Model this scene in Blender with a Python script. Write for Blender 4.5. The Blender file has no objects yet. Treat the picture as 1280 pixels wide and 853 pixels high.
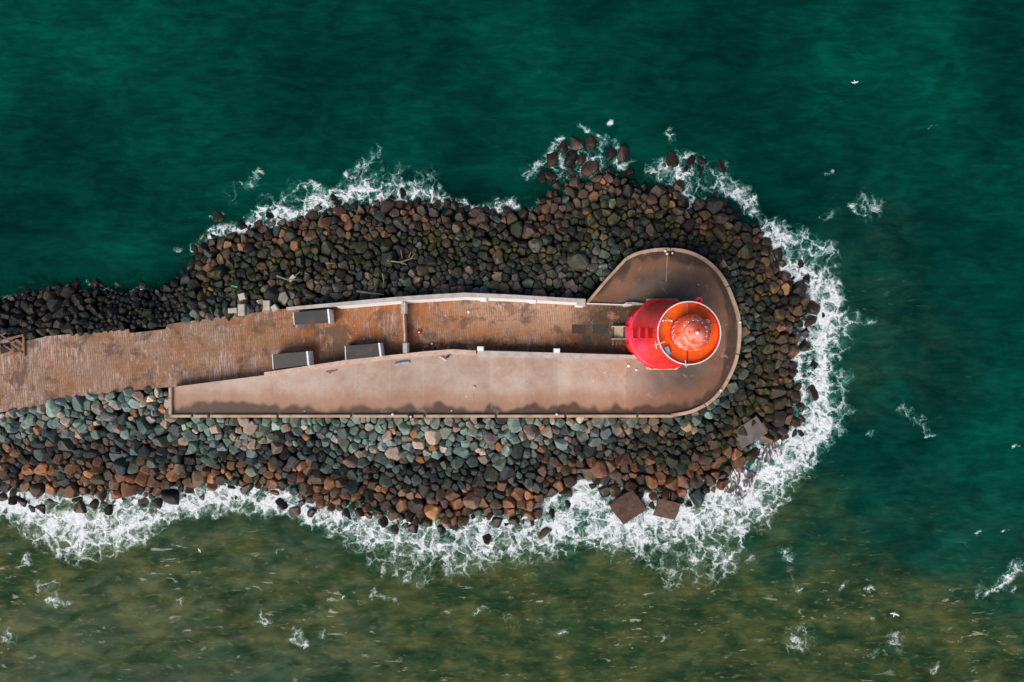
import bpy, bmesh, math, random
import numpy as np
from mathutils import Vector
random.seed(7); RNG = np.random.default_rng(11)
S = bpy.context.scene; C = S.collection
PI = math.pi
H = 108.6                                   # camera height above the sea, metres
ZP, ZW, ZWALL = 6.2, 4.4, 7.4               # apron level, walkway level, top of the tall wall
def sc(z): return (H - z) * 1.5 / 1280.0
def P(px, py, z): s = sc(z); return ((px - 640) * s, -(py - 426.5) * s)

# ------------------------------------------------------------------ helpers
def tag(o, label=None, cat=None, group=None, kind=None):
    if label: o['label'] = label
    if cat: o['category'] = cat
    if group: o['group'] = group
    if kind: o['kind'] = kind
    return o
def empty(name, loc, label, cat, group=None):
    o = bpy.data.objects.new(name, None); C.objects.link(o); o.location = loc
    return tag(o, label, cat, group)
def obj(name, bm, mat, parent=None, smooth=False, loc=None):
    """mesh in world coordinates; the origin is moved to loc (or to the parent's place)"""
    bmesh.ops.recalc_face_normals(bm, faces=bm.faces[:])
    if loc is None and parent is None:
        co = [v.co for v in bm.verts]
        loc = (sum(c.x for c in co)/len(co), sum(c.y for c in co)/len(co), min(c.z for c in co))
    if parent is not None:
        o0 = world_loc(parent)
        for v in bm.verts: v.co -= o0
    else:
        for v in bm.verts: v.co -= Vector(loc)
    me = bpy.data.meshes.new(name); bm.to_mesh(me); bm.free()
    me.materials.append(mat)
    if smooth:
        for p in me.polygons: p.use_smooth = True
    o = bpy.data.objects.new(name, me); C.objects.link(o)
    if parent is not None: o.parent = parent
    else: o.location = loc
    return o
def world_loc(o):
    v = Vector((0, 0, 0))
    while o is not None: v = v + o.location; o = o.parent
    return v
def prism(bm, pts, z0, z1, bev=0.0, inset=0.0):
    """closed prism; pts world xy; z1 may be a function of (x, y)"""
    zt = z1 if callable(z1) else (lambda x, y: z1)
    a = [bm.verts.new((x, y, z0)) for x, y in pts]
    b = [bm.verts.new((x, y, zt(x, y))) for x, y in pts]
    n = len(pts); fs = []
    fs.append(bm.faces.new(b)); fs.append(bm.faces.new(a[::-1]))
    for i in range(n): fs.append(bm.faces.new((a[i], a[(i+1) % n], b[(i+1) % n], b[i])))
    if bev > 0:
        bmesh.ops.bevel(bm, geom=[e for f in fs[:1] for e in f.edges], offset=bev, segments=2, affect='EDGES')
    return fs
def box(bm, x, y, z, sx, sy, sz, rz=0.0, bev=0.0):
    c, s = math.cos(rz), math.sin(rz)
    pts = [(x + c*u*sx/2 - s*v*sy/2, y + s*u*sx/2 + c*v*sy/2) for u, v in ((-1,-1),(1,-1),(1,1),(-1,1))]
    prism(bm, pts, z - sz/2, z + sz/2, bev)
def tube(bm, path, r, seg=8, r1=None):
    path = [Vector(p) for p in path]; rings = []
    for i, p in enumerate(path):
        d = (path[min(i+1, len(path)-1)] - path[max(i-1, 0)]).normalized()
        u = d.orthogonal().normalized(); w = d.cross(u)
        rr = r if r1 is None else r + (r1 - r) * i / (len(path) - 1)
        rings.append([bm.verts.new(p + rr*(math.cos(2*PI*k/seg)*u + math.sin(2*PI*k/seg)*w)) for k in range(seg)])
    for a, b in zip(rings, rings[1:]):
        for k in range(seg):
            bm.faces.new((a[k], a[(k+1) % seg], b[(k+1) % seg], b[k]))
    bm.faces.new(rings[0][::-1]); bm.faces.new(rings[-1])
def lathe(bm, cx, cy, prof, seg=48, rot=0.0):
    rings = []
    for r, z in prof:
        if r < 1e-4: rings.append([bm.verts.new((cx, cy, z))])
        else: rings.append([bm.verts.new((cx + r*math.cos(rot+2*PI*k/seg), cy + r*math.sin(rot+2*PI*k/seg), z)) for k in range(seg)])
    for a, b in zip(rings, rings[1:]):
        for k in range(seg):
            k2 = (k+1) % seg
            if len(a) == 1: bm.faces.new((a[0], b[k], b[k2]))
            elif len(b) == 1: bm.faces.new((a[k], a[k2], b[0]))
            else: bm.faces.new((a[k], a[k2], b[k2], b[k]))
    if len(rings[0]) > 1: bm.faces.new(rings[0][::-1])
    if len(rings[-1]) > 1: bm.faces.new(rings[-1])
def ring(bm, cx, cy, z, R, r, seg=72, ts=8):
    vs = [[bm.verts.new((cx+(R+r*math.cos(2*PI*j/ts))*math.cos(2*PI*i/seg), cy+(R+r*math.cos(2*PI*j/ts))*math.sin(2*PI*i/seg), z+r*math.sin(2*PI*j/ts))) for j in range(ts)] for i in range(seg)]
    for i in range(seg):
        for j in range(ts):
            bm.faces.new((vs[i][j], vs[(i+1) % seg][j], vs[(i+1) % seg][(j+1) % ts], vs[i][(j+1) % ts]))
def offset_strip(line, w):
    """polygon of the strip between a polyline and its offset by w to the right-hand side"""
    out = []
    n = len(line)
    for i, (x, y) in enumerate(line):
        x0, y0 = line[max(i-1, 0)]; x1, y1 = line[min(i+1, n-1)]
        d = math.hypot(x1-x0, y1-y0); out.append((x + (y1-y0)/d*w, y - (x1-x0)/d*w))
    return list(line) + out[::-1]

# ------------------------------------------------------------------ numeric noise and distances
def vnoise(x, y, seed):
    r = np.random.default_rng(seed).random((256, 256))
    xi = np.floor(x).astype(int); yi = np.floor(y).astype(int); fx = x - xi; fy = y - yi
    fx = fx*fx*fx*(fx*(fx*6-15)+10); fy = fy*fy*fy*(fy*(fy*6-15)+10)
    g = lambda a, b: r[a & 255, b & 255]
    return (g(xi, yi)*(1-fx)+g(xi+1, yi)*fx)*(1-fy) + (g(xi, yi+1)*(1-fx)+g(xi+1, yi+1)*fx)*fy
def fbm(x, y, seed, n=4):
    t = 0; a = 0.5; tot = 0
    for k in range(n):
        t = t + a*vnoise(x*2**k + 17.3*k, y*2**k + 5.1*k, seed+k); tot += a; a *= 0.5
    return t / tot
def seg_dist(x, y, pts, closed=True):
    best = np.full(x.shape, 1e9); bx = np.zeros_like(x); by = np.zeros_like(x)
    n = len(pts)
    for i in range(n if closed else n-1):
        (ax, ay), (cx, cy) = pts[i], pts[(i+1) % n]
        dx, dy = cx-ax, cy-ay
        t = np.clip(((x-ax)*dx + (y-ay)*dy)/(dx*dx+dy*dy), 0, 1)
        qx, qy = ax+t*dx, ay+t*dy
        d = np.hypot(x-qx, y-qy); m = d < best
        best = np.where(m, d, best); bx = np.where(m, qx, bx); by = np.where(m, qy, by)
    return best, bx, by
def inside(x, y, pts):
    c = np.zeros(x.shape, bool); n = len(pts)
    for i in range(n):
        (ax, ay), (bx, by) = pts[i], pts[(i+1) % n]
        if ay == by: continue
        c ^= ((ay > y) != (by > y)) & (x < (bx-ax)*(y-ay)/(by-ay)+ax)
    return c
def smooth(a, b, x):
    t = np.clip((x-a)/(b-a), 0, 1); return t*t*(3-2*t)

# ------------------------------------------------------------------ materials
class N:
    def __init__(s, name):
        s.m = bpy.data.materials.new(name); s.m.use_nodes = True
        s.t = s.m.node_tree; s.t.nodes.clear()
        s.out = s.t.nodes.new('ShaderNodeOutputMaterial')
        s.tc = s.t.nodes.new('ShaderNodeNewGeometry')
    def n(s, typ, **kw):
        nd = s.t.nodes.new(typ)
        for k, v in kw.items():
            if k.startswith('_'): setattr(nd, k[1:], v)
        for k, v in kw.items():
            if not k.startswith('_'):
                inp = nd.inputs[int(k[1:])] if k[0] == 'i' and k[1:].isdigit() else nd.inputs[k.replace('__', ' ')]
                s.set(inp, v)
        return nd
    def set(s, inp, v):
        if isinstance(v, bpy.types.NodeSocket): s.t.links.new(v, inp)
        elif isinstance(v, bpy.types.Node): s.t.links.new(v.outputs[0], inp)
        elif isinstance(v, tuple) and len(v) == 3 and inp.type == 'RGBA': inp.default_value = (*v, 1)
        else: inp.default_value = v
    @property
    def pos(s): return s.tc.outputs['Position']
    def mapv(s, scale=(1,1,1), rot=(0,0,0), src=None, loc=(0,0,0)):
        return s.n('ShaderNodeMapping', Vector=src or s.pos, Scale=scale, Rotation=rot, Location=loc).outputs[0]
    def noise(s, scale, detail=4, rough=0.55, src=None, dist=0.0, col=False):
        nd = s.n('ShaderNodeTexNoise', Vector=src or s.pos, Scale=scale, Detail=detail, Roughness=rough, Distortion=dist)
        return nd.outputs[1 if col else 0]
    def ramp(s, f, a, b, lo=0.0, hi=1.0):
        nd = s.n('ShaderNodeMapRange', Value=f, **{'_interpolation_type': 'SMOOTHSTEP'})
        nd.inputs[1].default_value = a; nd.inputs[2].default_value = b
        nd.inputs[3].default_value = lo; nd.inputs[4].default_value = hi
        return nd.outputs[0]
    def math(s, op, a, b=None, c=None):
        nd = s.t.nodes.new('ShaderNodeMath'); nd.operation = op; s.set(nd.inputs[0], a)
        if b is not None: s.set(nd.inputs[1], b)
        if c is not None: s.set(nd.inputs[2], c)
        return nd.outputs[0]
    def mix(s, f, a, b, mode='MIX'):
        nd = s.t.nodes.new('ShaderNodeMix'); nd.data_type = 'RGBA'; nd.blend_type = mode
        s.set(nd.inputs[0], f); s.set(nd.inputs[6], a); s.set(nd.inputs[7], b)
        return nd.outputs[2]
    def attr(s, name, out='Fac'):
        return s.n('ShaderNodeAttribute', _attribute_name=name).outputs[out]
    def xyz(s, src=None):
        return s.n('ShaderNodeSeparateXYZ', i0=src or s.pos).outputs
    def bump(s, h, strength=0.5, dist=0.1, normal=None):
        nd = s.n('ShaderNodeBump', Height=h, Strength=strength, Distance=dist)
        if normal is not None: s.set(nd.inputs['Normal'], normal)
        return nd.outputs[0]
    def bsdf(s, col, rough=0.7, normal=None, metal=0.0, spec=0.5, link=True, **kw):
        nd = s.n('ShaderNodeBsdfPrincipled')
        s.set(nd.inputs['Base Color'], col); s.set(nd.inputs['Roughness'], rough)
        s.set(nd.inputs['Metallic'], metal); s.set(nd.inputs['Specular IOR Level'], spec)
        for k, v in kw.items(): s.set(nd.inputs[k.replace('__', ' ')], v)
        if normal is not None: s.set(nd.inputs['Normal'], normal)
        if link: s.t.links.new(nd.outputs[0], s.out.inputs[0])
        return nd
def simple(name, col, rough=0.6, var=0.25, scale=2.0, metal=0.0, bump=0.15, spec=0.4):
    k = N(name)
    f = k.noise(scale, 5, 0.6)
    c = k.mix(k.ramp(f, 0.3, 0.7), tuple(x*(1-var) for x in col), tuple(min(1, x*(1+var)) for x in col))
    k.bsdf(c, rough, k.bump(k.noise(scale*6, 4), bump, 0.03), metal, spec)
    return k.m

def rock_material():
    k = N('rock')
    col = k.attr('Col', 'Color'); wet = k.attr('wet'); moss = k.attr('moss')
    n1 = k.noise(1.3, 5, 0.6); n2 = k.noise(5, 4, 0.65)
    c = k.mix(0.55, col, k.mix(n2, (0.05,0.05,0.05), (1.95,1.92,1.88)), 'MULTIPLY')
    c = k.mix(k.ramp(n1, 0.45, 0.7, 0, 0.5), c, k.mix(1.0, c, (1.5,1.05,0.8), 'MULTIPLY'))
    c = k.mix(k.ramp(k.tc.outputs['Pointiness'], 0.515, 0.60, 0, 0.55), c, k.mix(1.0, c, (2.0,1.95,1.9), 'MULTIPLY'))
    # lichen veins and pale scars
    v = k.noise(3.5, 6, 0.7, dist=1.5)
    c = k.mix(k.ramp(k.math('ABSOLUTE', k.math('SUBTRACT', v, 0.5)), 0.0, 0.012, 0.35, 0), c, (0.42,0.38,0.33))
    up = k.xyz(k.tc.outputs['Normal'])[2]
    mm = k.math('MULTIPLY', k.ramp(k.noise(0.9, 3), 0.42, 0.58), moss)
    mm = k.math('MULTIPLY', mm, k.ramp(up, 0.3, 0.85))
    mcol = k.mix(k.ramp(k.noise(0.45, 2), 0.50, 0.68), (0.018,0.028,0.006), (0.13,0.075,0.006))
    c = k.mix(mm, c, mcol)
    c = k.mix(k.math('MULTIPLY', wet, 0.72), c, k.mix(1.0, c, (0.13,0.11,0.10), 'MULTIPLY'))
    rough = k.ramp(wet, 0, 1, 0.62, 0.30)
    nb = k.bump(n2, 0.55, 0.12, k.bump(k.noise(18, 3, 0.6), 0.35, 0.04))
    k.bsdf(c, rough, nb, 0, 0.35)
    return k.m

def sea_material():
    k = N('sea_water')
    foamD = k.attr('foam'); silt = k.attr('silt'); shal = k.attr('shallow')
    # water body
    big = k.noise(0.035, 4, 0.55); mid = k.noise(0.16, 5, 0.6, src=k.mapv((1,1.6,1), (0,0,0.5)))
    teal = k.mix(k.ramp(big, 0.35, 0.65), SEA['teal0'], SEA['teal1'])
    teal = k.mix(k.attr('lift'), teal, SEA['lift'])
    mud = k.mix(k.ramp(mid, 0.36, 0.64), SEA['mud0'], SEA['mud1'])
    body = k.mix(silt, teal, mud)
    rip = k.noise(0.22, 6, 0.66, src=k.mapv((0.6,1.15,1), (0,0,0.3)), dist=0.9)
    body = k.mix(k.ramp(rip, 0.34, 0.66, 0, 1), k.mix(1.0, body, (0.72,0.78,0.78), 'MULTIPLY'), k.mix(1.0, body, (1.35,1.26,1.26), 'MULTIPLY'))  # ripple shading painted into the water colour
    rp2 = k.noise(0.75, 4, 0.6, src=k.mapv((0.40,1.5,1), (0,0,0.28)), dist=0.4)
    body = k.mix(k.ramp(rp2, 0.36, 0.66, 0, 1), k.mix(1.0, body, (0.84,0.87,0.87), 'MULTIPLY'), k.mix(1.0, body, (1.22,1.17,1.17), 'MULTIPLY'))  # finer ripple light and dark put into the colour
    flk = k.noise(1.1, 4, 0.6, src=k.mapv((0.5,1.5,1), (0,0,0.5)), dist=0.5)
    body = k.mix(k.math('MULTIPLY', k.ramp(flk, 0.54, 0.72, 0, 0.6), silt), body, (0.16,0.13,0.055))
    # foam lace: warped cells whose edges are the filaments
    w1 = k.noise(0.45, 4, 0.6, col=True)
    wv = k.n('ShaderNodeVectorMath', _operation='MULTIPLY_ADD')
    k.set(wv.inputs[0], w1); k.set(wv.inputs[1], (3.4,3.4,0)); k.set(wv.inputs[2], k.pos)
    w2 = k.noise(1.9, 3, 0.6, col=True)
    wv2 = k.n('ShaderNodeVectorMath', _operation='MULTIPLY_ADD')
    k.set(wv2.inputs[0], w2); k.set(wv2.inputs[1], (0.8,0.8,0)); k.set(wv2.inputs[2], wv.outputs[0])
    flat = k.n('ShaderNodeVectorMath', _operation='MULTIPLY'); k.set(flat.inputs[0], wv2.outputs[0]); k.set(flat.inputs[1], (1,1,0))
    fl = flat.outputs[0]
    def cells(scale, a):
        v = k.n('ShaderNodeTexVoronoi', _feature='DISTANCE_TO_EDGE', Vector=fl, Scale=scale)
        return k.ramp(v.outputs[0], 0, a, 1, 0)
    l1 = cells(0.42, 0.16); l2 = cells(0.95, 0.18); l3 = cells(2.1, 0.22)
    nz = k.noise(0.8, 4, 0.65, src=fl)
    nb = k.noise(0.28, 3, 0.5)
    lace = k.math('ADD', k.math('MULTIPLY', l1, 0.34), k.math('ADD', k.math('MULTIPLY', l2, 0.26), k.math('MULTIPLY', l3, 0.13)))
    pat = k.math('ADD', lace, k.math('MULTIPLY', nz, 0.55))
    pat = k.math('ADD', pat, k.math('MULTIPLY', k.math('SUBTRACT', nb, 0.5), 0.9))
    # coverage rises with the amount of foam
    x = k.math('SUBTRACT', pat, k.math('SUBTRACT', 1.02, k.math('MULTIPLY', foamD, 0.56)))
    foam = k.math('MULTIPLY', k.ramp(x, -0.11, 0.38), k.ramp(foamD, 0.03, 0.55))
    aer = k.math('MULTIPLY', k.ramp(x, -0.42, 0.10), k.ramp(foamD, 0.05, 0.6))
    # small breaking crests far from the rocks
    cr = k.noise(0.62, 4, 0.62, src=k.mapv((0.55,1.9,1), (0,0,0.45)), dist=0.8)
    cz = k.noise(0.11, 3, 0.5, src=k.mapv((1,1,1), loc=(31,7,0)))
    crest = k.math('MULTIPLY', k.ramp(cr, 0.60, 0.68), k.math('MULTIPLY', k.ramp(cz, 0.46, 0.6), k.attr('crest')))
    body = k.mix(k.math('MULTIPLY', aer, 0.62), body, k.mix(silt, (0.07,0.27,0.22), (0.18,0.26,0.17)))
    fcol = k.mix(k.ramp(k.noise(2.2, 4, 0.6), 0.35, 0.65), (0.60,0.66,0.68), (0.88,0.89,0.90))
    c = k.mix(k.math('MULTIPLY', crest, 0.60), body, (0.50,0.50,0.38))
    c = k.mix(foam, c, fcol)
    # surface relief
    h = k.math('ADD', k.math('MULTIPLY', k.noise(0.4, 3, 0.5, src=k.mapv((0.7,1.5,1), (0,0,0.4))), 1.0),
               k.math('MULTIPLY', k.noise(1.6, 3, 0.5, src=k.mapv((0.8,1.4,1), (0,0,0.4))), 0.10))
    nrm = k.bump(h, 0.16, 0.25)
    nrm2 = k.bump(k.math('MULTIPLY', foam, k.math('ADD', 1.0, k.math('MULTIPLY', lace, 0.5))), 0.7, 0.12, nrm)
    rough = k.ramp(foam, 0, 0.6, 0.16, 0.75)
    b = k.bsdf(c, rough, nrm2, 0, 0.05, link=False, IOR=1.33)
    tr = k.n('ShaderNodeBsdfTransparent', Color=(0.35,0.80,0.72))
    a = k.math('MULTIPLY', k.math('MULTIPLY', shal, 0.62), k.math('SUBTRACT', 1.0, k.math('MAXIMUM', foam, k.math('MULTIPLY', aer, 0.5))))
    ms = k.n('ShaderNodeMixShader', i0=a, i1=b.outputs[0], i2=tr.outputs[0])
    k.t.links.new(ms.outputs[0], k.out.inputs[0])
    return k.m
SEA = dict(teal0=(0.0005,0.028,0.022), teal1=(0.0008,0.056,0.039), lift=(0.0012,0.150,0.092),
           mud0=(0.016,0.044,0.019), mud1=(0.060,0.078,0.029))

def apron_material():
    k = N('apron_concrete')
    x, y, z = k.xyz()
    n = k.noise(0.22, 5, 0.6); f = k.noise(1.6, 5, 0.65)
    c = k.mix(k.ramp(n, 0.3, 0.7), (0.44,0.285,0.205), (0.56,0.43,0.345))
    c = k.mix(k.ramp(k.noise(0.5, 4), 0.45, 0.75, 0, .5), c, (0.46,0.42,0.38))
    # lighter inner side, warmer seaward side
    c = k.mix(k.ramp(y, -10.8, -6.5, 0.5, 0.0), c, (0.38,0.19,0.10))
    # poured bays: joints about every 5 m, each bay a slightly different tone
    bx = k.math('DIVIDE', k.math('ADD', x, 3.2), 5.05)
    bay = k.n('ShaderNodeTexWhiteNoise', _noise_dimensions='1D', W=k.math('FLOOR', bx)).outputs[0]
    c = k.mix(0.17, c, k.mix(bay, (0.5,0.48,0.46), (1.5,1.5,1.5)), 'MULTIPLY')
    fr = k.math('ABSOLUTE', k.math('SUBTRACT', k.math('FRACT', bx), 0.5))
    c = k.mix(k.ramp(fr, 0.482, 0.5, 0, 0.45), c, (0.55,0.46,0.38))
    # the round head is wet, dark concrete, with the tower's soft shadow painted in
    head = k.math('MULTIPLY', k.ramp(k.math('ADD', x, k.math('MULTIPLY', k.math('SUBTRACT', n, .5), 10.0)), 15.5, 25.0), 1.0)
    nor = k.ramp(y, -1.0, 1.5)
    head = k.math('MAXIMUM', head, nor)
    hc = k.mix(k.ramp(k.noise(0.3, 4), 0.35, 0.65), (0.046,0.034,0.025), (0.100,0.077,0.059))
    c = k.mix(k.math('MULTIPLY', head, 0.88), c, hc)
    # standing damp along the sea kerb with a lobed edge, and round the rim of the head
    dd = k.attr('rim')
    lob = k.math('ADD', k.math('MULTIPLY', k.noise(0.40, 1, 0.5, src=k.mapv((1,0.5,1))), 3.6), k.math('MULTIPLY', k.noise(0.10, 1), 1.6))
    damp = k.ramp(k.math('SUBTRACT', dd, k.math('SUBTRACT', lob, 1.15)), -0.35, 0.50, 1, 0)
    halo = k.ramp(k.math('SUBTRACT', dd, lob), -0.3, 2.6, 1, 0)
    c = k.mix(k.math('MULTIPLY', halo, 0.42), c, (0.33,0.12,0.045))
    c = k.mix(k.math('MULTIPLY', damp, 0.88), c, (0.060,0.040,0.028))
    blot = k.noise(0.7, 7, 0.7, dist=0.6)
    c = k.mix(k.ramp(blot, 0.52, 0.70, 0, 0.28), c, (0.20,0.115,0.07))
    c = k.mix(k.ramp(blot, 0.30, 0.42, 0.30, 0), c, (0.60,0.50,0.44))
    cr_ = k.noise(0.45, 6, 0.75, dist=1.2)
    c = k.mix(k.ramp(k.math('ABSOLUTE', k.math('SUBTRACT', cr_, 0.47)), 0.0, 0.004, 0.45, 0), c, (0.08,0.05,0.035))
    # moss round the foot of the tower
    tx = k.math('SUBTRACT', x, 22.44); ty = k.math('SUBTRACT', y, 1.02)
    td = k.math('SQRT', k.math('ADD', k.math('MULTIPLY', tx, tx), k.math('MULTIPLY', ty, ty)))
    td = k.math('ADD', td, k.math('MULTIPLY', f, -1.6))
    c = k.mix(k.math('MULTIPLY', k.ramp(td, 5.0, 6.4, 0.8, 0), k.ramp(y, -2, 3)), c, (0.055,0.060,0.02))
    # droppings
    v = k.n('ShaderNodeTexVoronoi', Vector=k.pos, Scale=0.55)
    sp = k.math('MULTIPLY', k.ramp(k.math('ADD', v.outputs[0], k.math('MULTIPLY', f, 0.12)), 0.10, 0.15, 1, 0), k.ramp(k.noise(0.12, 2), 0.5, 0.6))
    c = k.mix(k.math('MULTIPLY', sp, 0.8), c, (0.75,0.72,0.68))
    c = k.mix(0.3, c, k.mix(f, (0.6,0.6,0.6), (1.4,1.4,1.4)), 'MULTIPLY')
    k.bsdf(c, k.ramp(damp, 0, 1, 0.62, 0.4), k.bump(k.noise(7, 4), 0.25, 0.03), 0, 0.35)
    return k.m

def walkway_material():
    k = N('stone_sett_paving')
    x, y, z = k.xyz()
    m = k.mapv((1,1,1), (0,0,-0.09))
    br = k.n('ShaderNodeTexBrick', Vector=k.mapv((1,1,1), (0,0,PI/2-0.09)), Scale=1.0, _offset=0.5)
    br.inputs['Color1'].default_value = (0.2,0.2,0.2,1); br.inputs['Color2'].default_value = (0.9,0.9,0.9,1)
    br.inputs['Mortar Smooth'].default_value = 0.6
    br.inputs['Mortar'].default_value = (0,0,0,1)
    br.inputs['Mortar Size'].default_value = 0.035; br.inputs['Brick Width'].default_value = 1.3; br.inputs['Row Height'].default_value = 0.34
    tone = br.outputs[0]; mort = br.outputs['Fac']
    big = k.noise(0.16, 4, 0.6); med = k.noise(0.55, 5, 0.65); fine = k.noise(3.0, 4, 0.6)
    st = k.noise(0.9, 4, 0.7, src=k.mapv((2.6,0.35,1), (0,0,-0.05)))
    c = k.mix(k.ramp(med, 0.32, 0.68), (0.25,0.100,0.040), (0.38,0.205,0.120))
    c = k.mix(k.ramp(big, 0.42, 0.66, 0, 0.7), c, (0.30,0.205,0.145))
    c = k.mix(k.math('MULTIPLY', k.ramp(st, 0.46, 0.60), k.ramp(k.noise(0.13, 3, 0.6), 0.47, 0.64, 0.05, 0.80)), c, (0.50,0.44,0.41))
    # rusty orange weathering west of the cross wall and in the yard
    ox = k.ramp(x, -40, -30)
    c = k.mix(k.math('MULTIPLY', k.math('MULTIPLY', ox, k.ramp(k.noise(0.35, 4, 0.6), 0.38, 0.60)), 0.85), c, (0.42,0.135,0.035))
    # worn pale setts further out
    px = k.math('MULTIPLY', k.ramp(x, -13, -4), k.ramp(y, 0.2, 3.4))
    c = k.mix(k.math('MULTIPLY', px, 0.55), c, (0.47,0.31,0.22))
    c = k.mix(0.22, c, k.mix(tone, (0.35,0.33,0.3), (1.5,1.5,1.5)), 'MULTIPLY')
    c = k.mix(k.math('MULTIPLY', mort, k.ramp(med, 0.40, 0.62, 0.0, 0.75)), c, (0.06,0.035,0.02))
    # dark algae: near the tower, and with painted corner shade along the apron wall
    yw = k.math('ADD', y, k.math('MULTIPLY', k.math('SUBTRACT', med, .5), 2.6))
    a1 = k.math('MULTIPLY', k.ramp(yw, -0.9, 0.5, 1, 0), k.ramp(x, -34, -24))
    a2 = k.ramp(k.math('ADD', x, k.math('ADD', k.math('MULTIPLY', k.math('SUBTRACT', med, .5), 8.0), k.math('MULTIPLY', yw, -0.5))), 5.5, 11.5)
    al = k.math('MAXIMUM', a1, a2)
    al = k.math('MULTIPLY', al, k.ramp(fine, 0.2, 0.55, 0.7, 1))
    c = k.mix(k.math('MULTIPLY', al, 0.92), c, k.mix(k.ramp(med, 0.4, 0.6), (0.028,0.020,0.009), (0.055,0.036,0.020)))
    # dark rust spots beside the tall wall
    rs = k.math('MULTIPLY', k.ramp(k.noise(1.1, 4, 0.7), 0.60, 0.66), k.ramp(y, 3.6, 5.0))
    rs = k.math('MULTIPLY', rs, k.ramp(x, -32, -20))
    c = k.mix(k.math('MULTIPLY', rs, 0.85), c, (0.10,0.028,0.006))
    # little pale droppings and shells
    v = k.n('ShaderNodeTexVoronoi', Vector=k.pos, Scale=1.1)
    sp = k.math('MULTIPLY', k.ramp(v.outputs[0], 0.07, 0.12, 1, 0), k.ramp(k.noise(0.3, 2), 0.52, 0.6))
    c = k.mix(k.math('MULTIPLY', sp, 0.8), c, (0.7,0.66,0.6))
    c = k.mix(0.45, c, k.mix(fine, (0.5,0.5,0.5), (1.5,1.5,1.5)), 'MULTIPLY')
    st2 = k.noise(0.28, 6, 0.7, dist=0.5)
    c = k.mix(k.ramp(st2, 0.49, 0.63, 0, 0.78), c, (0.105,0.066,0.042))
    c = k.mix(k.ramp(k.noise(0.5, 6, 0.72, src=k.mapv(loc=(4,8,0))), 0.56, 0.68, 0, 0.6), c, (0.46,0.24,0.13))
    c = k.mix(k.ramp(k.noise(0.8, 6, 0.75, src=k.mapv((1.5,0.6,1), loc=(14,3,0))), 0.58, 0.70, 0, 0.6), c, (0.55,0.50,0.47))
    hgt = k.math('SUBTRACT', k.math('ADD', k.math('MULTIPLY', fine, 0.4), k.math('MULTIPLY', tone, 0.3)), mort)
    k.bsdf(c, 0.75, k.bump(hgt, 0.35, 0.05), 0, 0.3)
    return k.m

def stained(name, c0, c1, stain, scale=0.5, rough=0.7, streak=None, amt=0.6):
    k = N(name)
    c = k.mix(k.ramp(k.noise(scale, 5, 0.6), 0.3, 0.7), c0, c1)
    s = k.noise(scale*2.3, 5, 0.65, src=k.mapv(streak or (1,1,1)))
    c = k.mix(k.ramp(s, 0.5, 0.7, 0, amt), c, stain)
    k.bsdf(c, rough, k.bump(k.noise(6, 4), 0.3, 0.03), 0, 0.35)
    return k.m
def tower_paint():
    k = N('red_tower_paint')
    n = k.noise(0.35, 4, 0.6, src=k.mapv((1,1,0.45))); f = k.noise(2.0, 5, 0.65, src=k.mapv((1,1,0.35)))
    c = k.mix(k.ramp(n, 0.35, 0.65), (0.90,0.003,0.003), (0.95,0.030,0.004))
    c = k.mix(k.ramp(f, 0.50, 0.75, 0, 0.42), c, (0.93,0.12,0.12))
    c = k.mix(k.ramp(k.noise(0.25, 3, 0.5, src=k.mapv(loc=(9,3,2))), 0.46, 0.64, 0, 0.65), c, (0.95,0.060,0.17))  # pink patches: faded paint with bright sky reflection put into the colour
    run = k.noise(1.1, 4, 0.6, src=k.mapv((2.4,2.4,0.12)))
    c = k.mix(k.ramp(run, 0.56, 0.70, 0, 0.5), c, (0.45,0.020,0.006))
    k.bsdf(c, 0.42, k.bump(f, 0.2, 0.04), 0, 0.5)
    return k.m
def dome_paint():
    k = N('dome_paint')
    f = k.noise(1.1, 6, 0.7, dist=0.8)
    c = k.mix(k.ramp(f, 0.35, 0.6), (0.95,0.075,0.012), (0.95,0.15,0.06))
    c = k.mix(k.ramp(k.noise(0.9, 4, 0.6, dist=0.6), 0.47, 0.64, 0, 0.6), c, (0.95,0.48,0.42))
    k.bsdf(c, 0.35, k.bump(f, 0.2, 0.04), 0, 0.5)
    return k.m

M = {}
M['rock'] = rock_material(); M['sea'] = sea_material(); M['apron'] = apron_material(); M['patch'] = None; M['walk'] = walkway_material()
M['patch'] = simple('dark_patch', (0.050,0.040,0.032), 0.8, 0.2)
M['bed'] = simple('gap_shade_bed', (0.005,0.005,0.005), 0.9, 0.4, 1.5)  # near black, painting in the shade of the gaps between stones
M['kerb'] = stained('kerb_concrete', (0.42,0.27,0.18), (0.55,0.40,0.29), (0.30,0.13,0.05), 0.5)
M['coping'] = stained('pale_coping', (0.42,0.37,0.34), (0.56,0.50,0.47), (0.30,0.24,0.20), 0.6, amt=.5)
M['pinkcope'] = stained('pinkish_coping', (0.55,0.37,0.28), (0.66,0.50,0.42), (0.48,0.22,0.11), 0.6, amt=.6)
M['white'] = stained('whitewash', (0.84,0.84,0.84), (0.90,0.90,0.90), (0.70,0.67,0.64), 0.8, amt=.25)
M['roof'] = stained('wet_flat_roof', (0.050,0.052,0.048), (0.075,0.080,0.075), (0.16,0.095,0.055), 0.18, 0.38)
M['conc'] = stained('grey_concrete', (0.20,0.18,0.16), (0.30,0.26,0.22), (0.12,0.08,0.05), 0.5)
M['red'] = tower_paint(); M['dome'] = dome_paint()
M['orange'] = stained('orange_gallery_paint', (0.86,0.085,0.004), (0.93,0.15,0.006), (0.75,0.07,0.02), 0.9, 0.45, amt=.5)
M['darkred'] = simple('dark_red_recess', (0.40,0.006,0.016), 0.5)
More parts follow.
